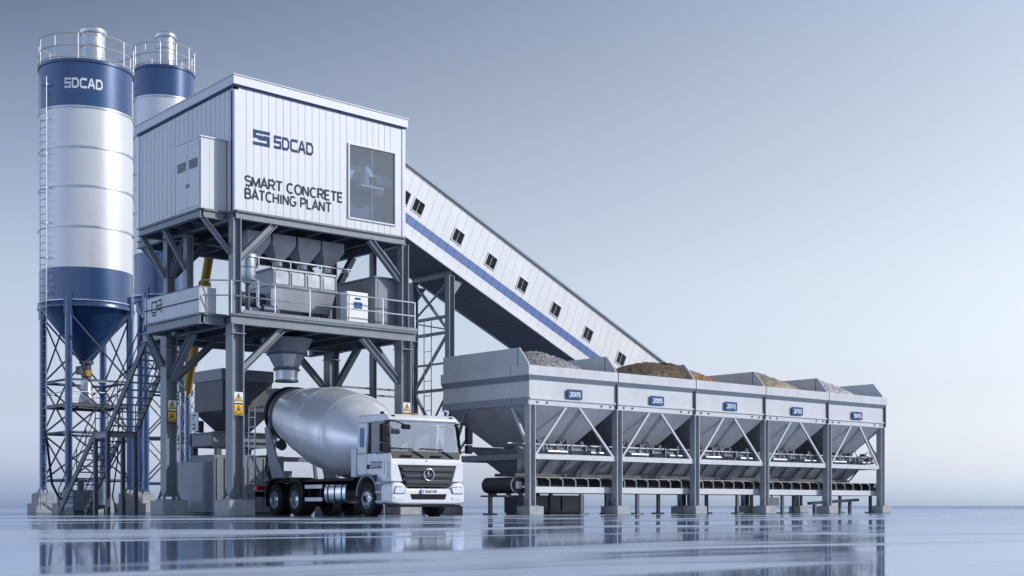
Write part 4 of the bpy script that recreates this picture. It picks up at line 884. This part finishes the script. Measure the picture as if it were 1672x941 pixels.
MB().box(23.1,-2.75,.32,23.7,-2.45,.66).build("body", STEELD, jb); MB().tube((23.4,-2.6,.66),(23.4,-2.6,.768),.04,8).build("hanger", STEELD, jb)
fb = thing("outfeed_chute", "low dark outfeed chute on short legs under the far end of the belt", "chute", (28.4,-1.9,0))
MB().bar((26.6,-2.1,.42),(30.2,-2.1,.58),.16,.12).build("beam", STEELD, fb)
for x in (27.0, 29.6): MB().box(x-.06,-2.16,0,x+.06,-2.04,.40+.044*(x-26.6)).build("leg", STEELD, fb)

# ------------------------------------------------------------------ concrete mixer truck (own axes: x across, y to the rear)
tr = thing("mixer_truck", "white concrete mixer truck with silver drum parked under the steel tower", "mixer truck", (2.81, -6.165, 0), local=True, rotz=R(-6.18))
HW = 1.25
cab = None
# lower cab shell
lo = [(.05,1.0),(.02,1.45),(.06,1.72),(.10,1.86),(2.03,1.86),(2.03,1.28),(1.95,1.20),(.80,1.20),(.72,1.0)]
cab = MB().prism(lo, (-HW+.02,0,0), (0,1,0), (0,0,1), 2*HW-.04).build("cab", TRUCKW, tr, .085, 4)
rp = [(.30,2.76),(.22,2.80),(.24,2.88),(.42,2.98),(2.0,3.0),(2.03,2.95),(2.03,2.76)]
MB().prism(rp, (-HW+.06,0,0), (0,1,0), (0,0,1), 2*HW-.12).build("roof", TRUCKW, cab, .09, 4)
MB().box(-HW+.06,1.97,1.862,HW-.06,2.03,2.758).build("rear_wall", TRUCKW, cab)
for s in (-1, 1):
    x = s*(HW-.05)
    p = MB(); p.prism([(.10,1.862),(.20,1.862),(.36,2.758),(.26,2.758)], (x-.035,0,0), (0,1,0), (0,0,1), .07); p.build("pillar", PLAST, cab)
    q = MB(); q.prism([(1.42,1.862),(1.97,1.862),(1.97,2.758),(1.36,2.758)], (x-.04,0,0), (0,1,0), (0,0,1), .08); q.build("side_panel", TRUCKW, cab, .02)
    dr = MB(); dr.prism([(.36,1.25),(1.38,1.25),(1.38,1.845),(.85,1.845),(.62,1.70),(.36,1.66)], (s*(HW-.02) + (.0 if s > 0 else -.012),0,0), (0,1,0), (0,0,1), .012); dro = dr.build("door", TRUCKW, cab)
    MB().box(s*(HW+.0)-.012, 1.22, 1.40, s*(HW+.0)+.012, 1.36, 1.52).build("door_handle", PLAST, dro)
    MB().prism([(.21,1.862),(1.41,1.862),(1.35,2.757),(.36,2.757)], (s*(HW-.055),0,0), (0,1,0), (0,0,1), .01).build("side_window", GLASSD if s < 0 else GLASSW, dro)
    sm = MB(); sm.prism([(.14,1.83),(1.43,1.83),(1.43,1.865),(.14,1.865)], (s*(HW-.03),0,0), (0,1,0), (0,0,1), .02); sm.build("window_seal", PLAST, dro)
    vm = MB(); vm.box(s*(HW-.02)-.008, 1.40, 1.25, s*(HW-.02)+.008, 1.415, 2.74); vm.build("door_seam", FENDER, dro)
    # mirrors
    ma = MB(); xo = s*(HW+.20)
    ma.sweep([(s*(HW-.1),.18,2.74),(s*(HW+.12),.06,2.76),(xo,.02,2.66)], .022, 6); ma.sweep([(s*(HW-.06),.2,1.88),(xo,.04,1.95)], .02, 6); mo = ma.build("mirror_arm", PLAST, cab)
    MB().box(xo-.11,-.05,2.14,xo+.11,.10,2.66).build("mirror", PLAST, mo, .04, 3); MB().box(xo-.11,-.05,1.86,xo+.11,.11,2.12).build("mirror", PLAST, mo, .04, 3)
# vent decal and door lettering on the visible side
MB().box(-HW+.05-.048-.01,1.55,2.05,-HW+.05-.042,1.80,2.62).build("vent_decal", DECAL, cab, .02)
word_on("EDCAD", (-HW-.016,1.10,1.42), (0,-1,0), (0,0,1), .17, .62, .012, t=.20).build("door_lettering", INK, cab)
# windscreen, black sill, wipers
WS0, WS1 = Vector((0,.12,1.90)), Vector((0,.29,2.757))
MB().add([(-HW+.10,.11,1.864),(HW-.10,.11,1.864),(HW-.14,.275,2.758),(-HW+.14,.275,2.758)], [[0,1,2,3]]).build("windscreen", GLASSW, cab)
MB().add([(-HW+.10,.045,1.68),(HW-.10,.045,1.68),(HW-.08,.085,1.90),(-HW+.08,.085,1.90)], [[0,1,2,3]]).build("windscreen_sill", GRILLE, cab)
for xw in (-.75, .25):
    wv = MB(); wv.bar((xw+.65,.03,1.72),(xw+.2,.06,1.97),.03,.02); wv.bar((xw-.45,.075,1.985),(xw+.3,.06,1.965),.03,.02); wv.bar((xw-.1,.02,1.77),(xw+.25,.02,1.76),.05,.03); wv.build("wiper", PLAST, cab)
fm = MB(); fm.sweep([(-HW+.12,.24,2.78),(-HW+.2,.02,2.74),(-HW+.42,-.06,2.66)], .02, 6); fmo = fm.build("front_mirror_arm", PLAST, cab); MB().box(-HW+.34,-.12,2.52,-HW+.62,-.02,2.66).build("front_mirror", PLAST, fmo, .03, 2)
# cab interior
MB().box(-HW+.12,.16,1.862,HW-.12,.62,1.93).build("dashboard", SEATM, cab, .02)
for x in (-.62,.62):
    se = MB(); se.box(x-.27,1.35,1.87,x+.27,1.5,2.5); se.box(x-.15,1.36,2.52,x+.15,1.46,2.7); se.build("seat", SEATM, cab, .04, 2)
sw = MB(); sw.sweep([(.62+.22*math.cos(a), .72+.10*math.sin(a), 2.02+.17*math.sin(a)) for a in [2*math.pi*i/20 for i in range(20)]], .018, 6, True); sw.build("steering_wheel", PLAST, cab)
# hood emblem seam, grille, star
gr = [(-.98,1.50),(.98,1.50),(.74,.86),(-.74,.86)]
go = MB().prism([(p[0], p[1]) for p in gr], (0,.06,0), (1,0,0), (0,0,1), .08); go = go.build("grille", GRILLE, cab, .01)
for i, z in enumerate((1.42,1.24,1.06)):
    w = .93 - (1.5-z)*.36
    MB().prism([(-w,z),(w,z),(w-.05,z-.105),(-w+.05,z-.105)], (0,-.022,0), (1,0,0), (0,0,1), .035).build("grille_slat", SLAT, go, .012)
MB().sweep([(.17*math.cos(a), -.075, 1.22+.17*math.sin(a)) for a in [2*math.pi*i/36 for i in range(36)]], .018, 8, True).build("emblem_ring", CHROME, go)
se = MB()
for a in (90, 210, 330):
    c_, s_ = math.cos(R(a)), math.sin(R(a)); px, pz = -s_, c_
    se.add([(px*.032, -.066, 1.22+pz*.032),(c_*.165, -.07, 1.22+s_*.165),(-px*.032, -.066, 1.22-pz*.032),(0,-.092,1.22)], [[0,1,3],[1,2,3],[2,0,3]])
se.build("emblem_star", CHROME, go)
MB().lathe([(.028,0),(.02,.012)], (0,.03,1.63), (0,-1,0), 16).build("badge", CHROME, cab)
# corner panels below the pillars
for s in (-1, 1):
    MB().prism([(s*(HW-.02),1.02),(s*(HW-.02),1.62),(s*.99,1.50),(s*.84,1.02)][::(1 if s < 0 else -1)], (0,.05,0), (1,0,0), (0,0,1), .05).build("corner_panel", TRUCKW, cab, .02)
    MB().box(s*(HW-.005)-.012,.14,1.1,s*(HW-.005)+.012,.30,1.6).build("air_deflector", PLAST if s > 0 else TRUCKW, cab, .01)
# bumper
bp_ = [(-HW,.40),(-HW,.92),(-1.1,1.0),(-.86,.98),(-.70,.82),(.70,.82),(.86,.98),(1.1,1.0),(HW,.92),(HW,.40),(.9,.36),(-.9,.36)]
bu = MB().prism(bp_[::-1], (0,-.06,0), (1,0,0), (0,0,1), -.62).build("bumper", TRUCKW, tr, .07, 4)
MB().prism([(-.62,.66),(.62,.66),(.56,.50),(-.56,.50)], (0,-.055,0), (1,0,0), (0,0,1), .012).build("bumper_intake", PLAST, bu)
MB().box(-HW+.12,-.02,.28,HW-.12,.4,.355).build("bumper_lip", PLAST, bu)
for s in (-1, 1):
    hl = MB().prism([(s*.74,.86),(s*1.12,.88),(s*1.18,.66),(s*.80,.66)][::(1 if s < 0 else -1)], (0,-.062,0), (1,0,0), (0,0,1), .018).build("headlight_frame", FENDER, bu, .01)
    MB().prism([(s*.77,.84),(s*1.11,.855),(s*1.155,.68),(s*.83,.68)][::(1 if s < 0 else -1)], (0,-.082,0), (1,0,0), (0,0,1), .012).build("headlight", LENS, hl, .006)
    MB().prism([(s*.80,.58),(s*1.14,.58),(s*1.12,.49),(s*.82,.49)][::(1 if s < 0 else -1)], (0,-.062,0), (1,0,0), (0,0,1), .014).build("fog_light", LENS, bu)
np_ = MB().box(-.30,-.092,.66,.30,-.075,.79).build("number_plate", PAPER, bu); MB().box(-.30,-.096,.66,-.25,-.0925,.79).build("plate_band", PLATE, np_)
text("E RUNTHR", (-.22,-.0925,.685), (1,0,0), (0,0,1), .085, .48, .2, .003).build("plate_lettering", INK, np_)
# roof fittings
for x in (-.98, .98): MB().box(x-.05,.26,2.895,x+.05,.36,2.94).build("marker_light", PLAST, cab, .01)
MB().lathe([(.07,3.0),(.065,3.08),(.03,3.1)], (.35,1.3,0), n=16).build("beacon", AMBER, cab); MB().box(.18,1.22,2.99,.55,1.38,3.006).build("beacon_base", PLAST, cab)
MB().sweep([(.98,.5,2.98),(.98,.42,3.1),(.8,.36,3.14)], .03, 6).build("horn", GALV, cab)
MB().box(-1.0,.9,3.0,-.93,1.02,3.08).build("roof_light", PLAST, cab)
# steps and front fender
for s in (-1, 1):
    sb = MB().box(s*(HW-.02),.50,.36,s*(HW-.35),.84,1.18).build("step_box", FENDER, tr, .02)
    for z in (.44,.72,.98): MB().box(s*(HW+.005),.48,z-.02,s*(HW-.3),.86,z+.02).build("step", TRIM, sb)
    fe = []
    for i in range(13): a = math.pi*i/12; fe.append((1.40 + .66*math.cos(a), .60 + .66*math.sin(a)))
    for i in range(12, -1, -1): a = math.pi*i/12; fe.append((1.40 + .585*math.cos(a), .60 + .585*math.sin(a)))
    MB().prism(fe, (s*HW if s < 0 else HW-.5,0,0), (0,1,0), (0,0,1), .5).build("fender", FENDER, tr)
    # rear fender over the tandem axle
    rf = [(5.55,.62)]; 
    for i in range(7): a = math.pi - math.pi/2*i/6; rf.append((6.24 + .68*math.cos(a), .62 + .62*math.sin(a)))
    for i in range(7): a = math.pi/2 - math.pi/2*i/6; rf.append((7.78 + .72*math.cos(a), .62 + .62*math.sin(a)))
    inn = [(p[0]*.93 + 7.02*.07, p[1]-.05) for p in rf]
    MB().prism(rf[1:] + inn[1:][::-1], (s*HW if s < 0 else HW-.6,0,0), (0,1,0), (0,0,1), .6).build("rear_fender", PLAST, tr)
    MB().box(s*(HW-.05),8.44,.30,s*(HW-.6),8.47,1.0).build("mud_flap", BLACK, tr)
def wheel(x, y, s, dual):
    w = .30 if not dual else .56; xo = x if s > 0 else x; r = .525
    t = MB(); prof = [(.31,-w/2),(.40,-w/2),(.485,-w/2+.015),(r,-w/2+.06),(r,w/2-.06),(.485,w/2-.015),(.40,w/2),(.31,w/2)]
    t.lathe(prof, (x - s*w/2, y, r), (s,0,0), 44, False); to = t.build("wheel", BLACK, tr)
    if dual:
        g = MB(); g.lathe([(.29,-.01),(.29,.012)], (x-s*.28,y,r),(s,0,0),20); 
    rim = MB()
    if dual: rim.lathe([(.32,0),(.30,-.02),(.285,-.16),(.20,-.19),(.12,-.19),(.12,-.06),(.06,-.04),(.002,-.04)], (x,y,r), (s,0,0), 36, False)
    else: rim.lathe([(.32,0),(.30,-.02),(.285,-.07),(.24,-.05),(.21,.01),(.13,.03),(.11,.075),(.06,.08),(.002,.08)], (x,y,r), (s,0,0), 36, False)
    ro = rim.build("rim", RIM, to)
    nu = MB()
    for i in range(10):
        a = 2*math.pi*i/10; zz = -.19 if dual else .015; rr_ = .165 if dual else .175
        nu.tube((x+s*zz, y+rr_*math.cos(a), r+rr_*math.sin(a)), (x+s*(zz+.035), y+rr_*math.cos(a), r+rr_*math.sin(a)), .016, 6)
    nu.build("wheel_nuts", CHROME, ro)
    if not dual:
        ho = MB()
        for i in range(10):
            a = 2*math.pi*(i+.5)/10; ho.tube((x-s*.045, y+.262*math.cos(a), r+.262*math.sin(a)), (x-s*.028, y+.262*math.cos(a), r+.262*math.sin(a)), .030, 8)
        ho.build("rim_holes", PLAST, ro)
        MB().lathe([(.105,0),(.09,.03),(.03,.04)], (x+s*.07,y,r), (s,0,0), 20).build("hub_cap", PLAST, ro)
    tread = MB()
    for i in range(44):
        a = 2*math.pi*i/44
        for dx in (-.25, .25):
            p = Vector((x - s*w/2 + dx*w, y + r*math.cos(a), r + r*math.sin(a))); q = Vector((0, math.cos(a), math.sin(a)))
            tread.bar(p - Vector((w*.18,0,0)), p + Vector((w*.18,0,0)), .045, .016, up=q)
    tread.build("tread", BLACK, to)
RIM = pmat("wheel_rim", (0.55, 0.58, 0.62), 0.28, metal=0.85, var=0.08)
for s in (-1, 1):
    wheel(s*(HW-.02), 1.40, s, False)
    for y in (6.24, 7.78): wheel(s*(HW-.03), y, s, True)
for y in (1.40, 6.24, 7.78): MB().tube((-.95,y,.525),(.95,y,.525),.11,12).build("axle", PLAST, tr)
# chassis, tank, guards
for x in (-.42, .42): MB().hbar((x,1.0,.92),(x,9.4,.92),.10,.30,.03).build("frame_rail", PLAST, tr)
for y in (2.4,4.0,5.4,7.0,8.6): MB().box(-.37,y-.06,.82,.37,y+.06,1.02).build("cross_member", PLAST, tr)
MB().box(-HW+.12,2.35,1.08,HW-.12,8.7,1.16).build("sub_frame", PLAST, tr)
tkp = []
for i in range(16):
    a = 2*math.pi*i/16; tkp.append((.28*math.copysign(abs(math.cos(a))**.6, math.cos(a)), .31*math.copysign(abs(math.sin(a))**.6, math.sin(a))))
for s in (-1, 1):
    tank = MB().prism([(p[0], p[1]) for p in tkp], (s*(HW-.32),4.18,.70), (1,0,0), (0,0,1), 1.38).build("fuel_tank", CHROME if s < 0 else GALV, tr)
    for yy in (3.05,3.5,3.95):
        MB().prism([(p[0]*1.03, p[1]*1.03) for p in tkp], (s*(HW-.32),yy+.03,.70), (1,0,0), (0,0,1), .06).build("tank_strap", PLAST, tank)
    gd = MB()
    for z in (.52,.92): gd.box(s*(HW-.03),4.3,z-.06,s*(HW-.07),5.5,z+.06)
    gd.build("side_guard", GALV, tr)
    for yy in (4.5, 5.3): MB().box(s*(HW-.08),yy-.03,.46,s*(HW-.4),yy+.03,.98).build("guard_bracket", PLAST, tr)
MB().box(-.95,4.4,.6,-.5,5.4,1.0).build("battery_box", PLAST, tr)
# front pedestal behind the cab
fpd = MB(); fpd.box(-HW+.05,2.14,1.17,-HW+.3,2.46,2.05); fpd.build("water_tank", TRIM, tr, .03)
MB().tube((-HW+.5,2.62,1.98),(HW-.5,2.62,1.98),.33,24).build("water_drum", TRUCKW, tr)
MB().frustum((-.7,2.2,.7,3.0),(-.4,2.4,.4,2.9),1.165,1.64).build("front_pedestal", PLAST, tr)
# drum
DA, DB = Vector((0, 2.45, 2.12)), Vector((0, 9.48, 3.58)); da = (DB-DA).normalized()
pr_ = [(.30,0),(.62,.02),(.74,.12),(1.12,.98),(1.29,1.55),(1.345,1.9),(1.36,2.3),(1.36,3.55),(1.34,3.75),(1.14,5.05),(.88,6.55),(.85,6.9)]
dm = MB().lathe(pr_, DA, da, 72).build("drum", DRUM, tr, sharp=28)
for z, rr_ in ((1.9,1.347),(3.6,1.356),(5.05,1.142)): MB().lathe([(rr_-.004,z-.02),(rr_+.006,z-.012),(rr_+.006,z+.012),(rr_-.004,z+.02)], DA, da, 72, False).build("weld_seam", DRUM, dm)
MB().lathe([(.90,6.28),(.98,6.30),(.98,6.46),(.90,6.48)], DA, da, 56).build("roller_ring", STEELD, dm); MB().lathe([(.86,6.72),(.93,6.74),(.93,6.92),(.80,6.94)], DA, da, 56).build("drum_rim", PLAST, dm)
MB().lathe([(.6,6.935),(.6,6.945)], DA, da, 40).build("drum_mouth", PLAST, dm)
# rear frame, hopper, chute, ladder, lamps
rfz = []
for s in (-1, 1):
    MB().prism([(8.35,1.17),(7.35,1.17),(8.1,2.0),(8.7,2.95),(9.0,3.0),(8.85,2.2)], (s*.98 - .03,0,0), (0,1,0), (0,0,1), .06).build("rear_pedestal", STEEL, tr)
    MB().bar((s*.9,8.9,1.1),(s*.75,9.1,3.6),.10,.12).build("rear_post", STEEL, tr)
    MB().tube((s*.55,8.55,2.35),(s*.55,8.75,2.42),.16,18).build("support_roller", STEELD, tr)
MB().bar((-1.0,8.55,1.9),(1.0,8.55,1.9),.14,.16).build("cross_beam", STEEL, tr)
MB().add([(-.62,9.0,4.35),(.62,9.0,4.35),(.62,9.85,4.35),(-.62,9.85,4.35),(-.3,9.1,3.75),(.3,9.1,3.75),(.3,9.5,3.7),(-.3,9.5,3.7)], [[0,1,5,4],[1,2,6,5],[2,3,7,6],[3,0,4,7]]).build("feed_hopper", STEEL, tr)
ch = []
for i in range(9): a = math.pi + math.pi*i/8; ch.append((.34*math.cos(a), .34*math.sin(a)))
ch += [(.31*math.cos(math.pi + math.pi*i/8), .31*math.sin(math.pi + math.pi*i/8)) for i in range(8,-1,-1)]
dvv = Vector((-.55,.55,-.75)).normalized(); uu = Vector((.7,.7,0)).normalized()
MB().prism(ch, (-.15,9.35,2.7), uu, uu.cross(dvv)*-1, -1.35).build("chute", STEEL, tr)
MB().add([(-.55,9.15,3.4),(.55,9.15,3.4),(.5,9.7,3.2),(-.5,9.7,3.2),(-.25,9.25,2.7),(.25,9.25,2.7),(.22,9.55,2.65),(-.22,9.55,2.65)], [[0,1,5,4],[1,2,6,5],[2,3,7,6],[3,0,4,7]]).build("collector_funnel", STEEL, tr)
L = ladder(tr, (-1.12,9.85,.75), (-1.12,9.75,3.7), (0,1,0), .5, .32, .025, GALV)
hp = MB(); hp.sweep([(-1.12,9.5,3.7),(-1.12,9.3,3.72),(-.7,9.1,3.75)], .02, 6); hp.sweep([(-1.12,10.0,3.7),(-.6,10.0,3.75)], .02, 6); hp.build("ladder_hoop", GALV, L)
MB().box(-1.15,9.0,2.0,-.6,10.1,2.04).build("platform", STEEL, tr)
MB().box(-HW+.05,9.3,.62,HW-.05,9.42,.80).build("rear_bumper", PLAST, tr)
for s in (-1, 1): MB().box(s*(HW-.1),9.30,.86,s*(HW-.5),9.36,1.0).build("tail_light", REDL, tr)
MB().box(-HW+.02,9.15,.84,-HW+.09,9.40,.98).build("side_marker", REDL, tr)
MB().box(-.95,8.9,1.16,.95,9.35,1.24).build("rear_deck", STEEL, tr); MB().bar((-1.1,9.0,1.2),(-1.1,9.85,2.0),.06,.08).build("platform_brace", STEEL, tr)
hs_ = MB(); hs_.sweep([(-.95,8.7,1.2),(-1.0,8.95,1.6),(-.9,9.0,2.0),(-.95,8.8,2.4)], .03, 6); hs_.sweep([(-.9,8.6,1.2),(-1.05,8.8,1.75),(-.95,8.9,2.2)], .022, 6); hs_.build("hose", BLACK, tr)
MB().box(-.9,8.3,1.16,-.3,8.8,1.5).build("hydraulic_pump", STEEL, tr, .03)
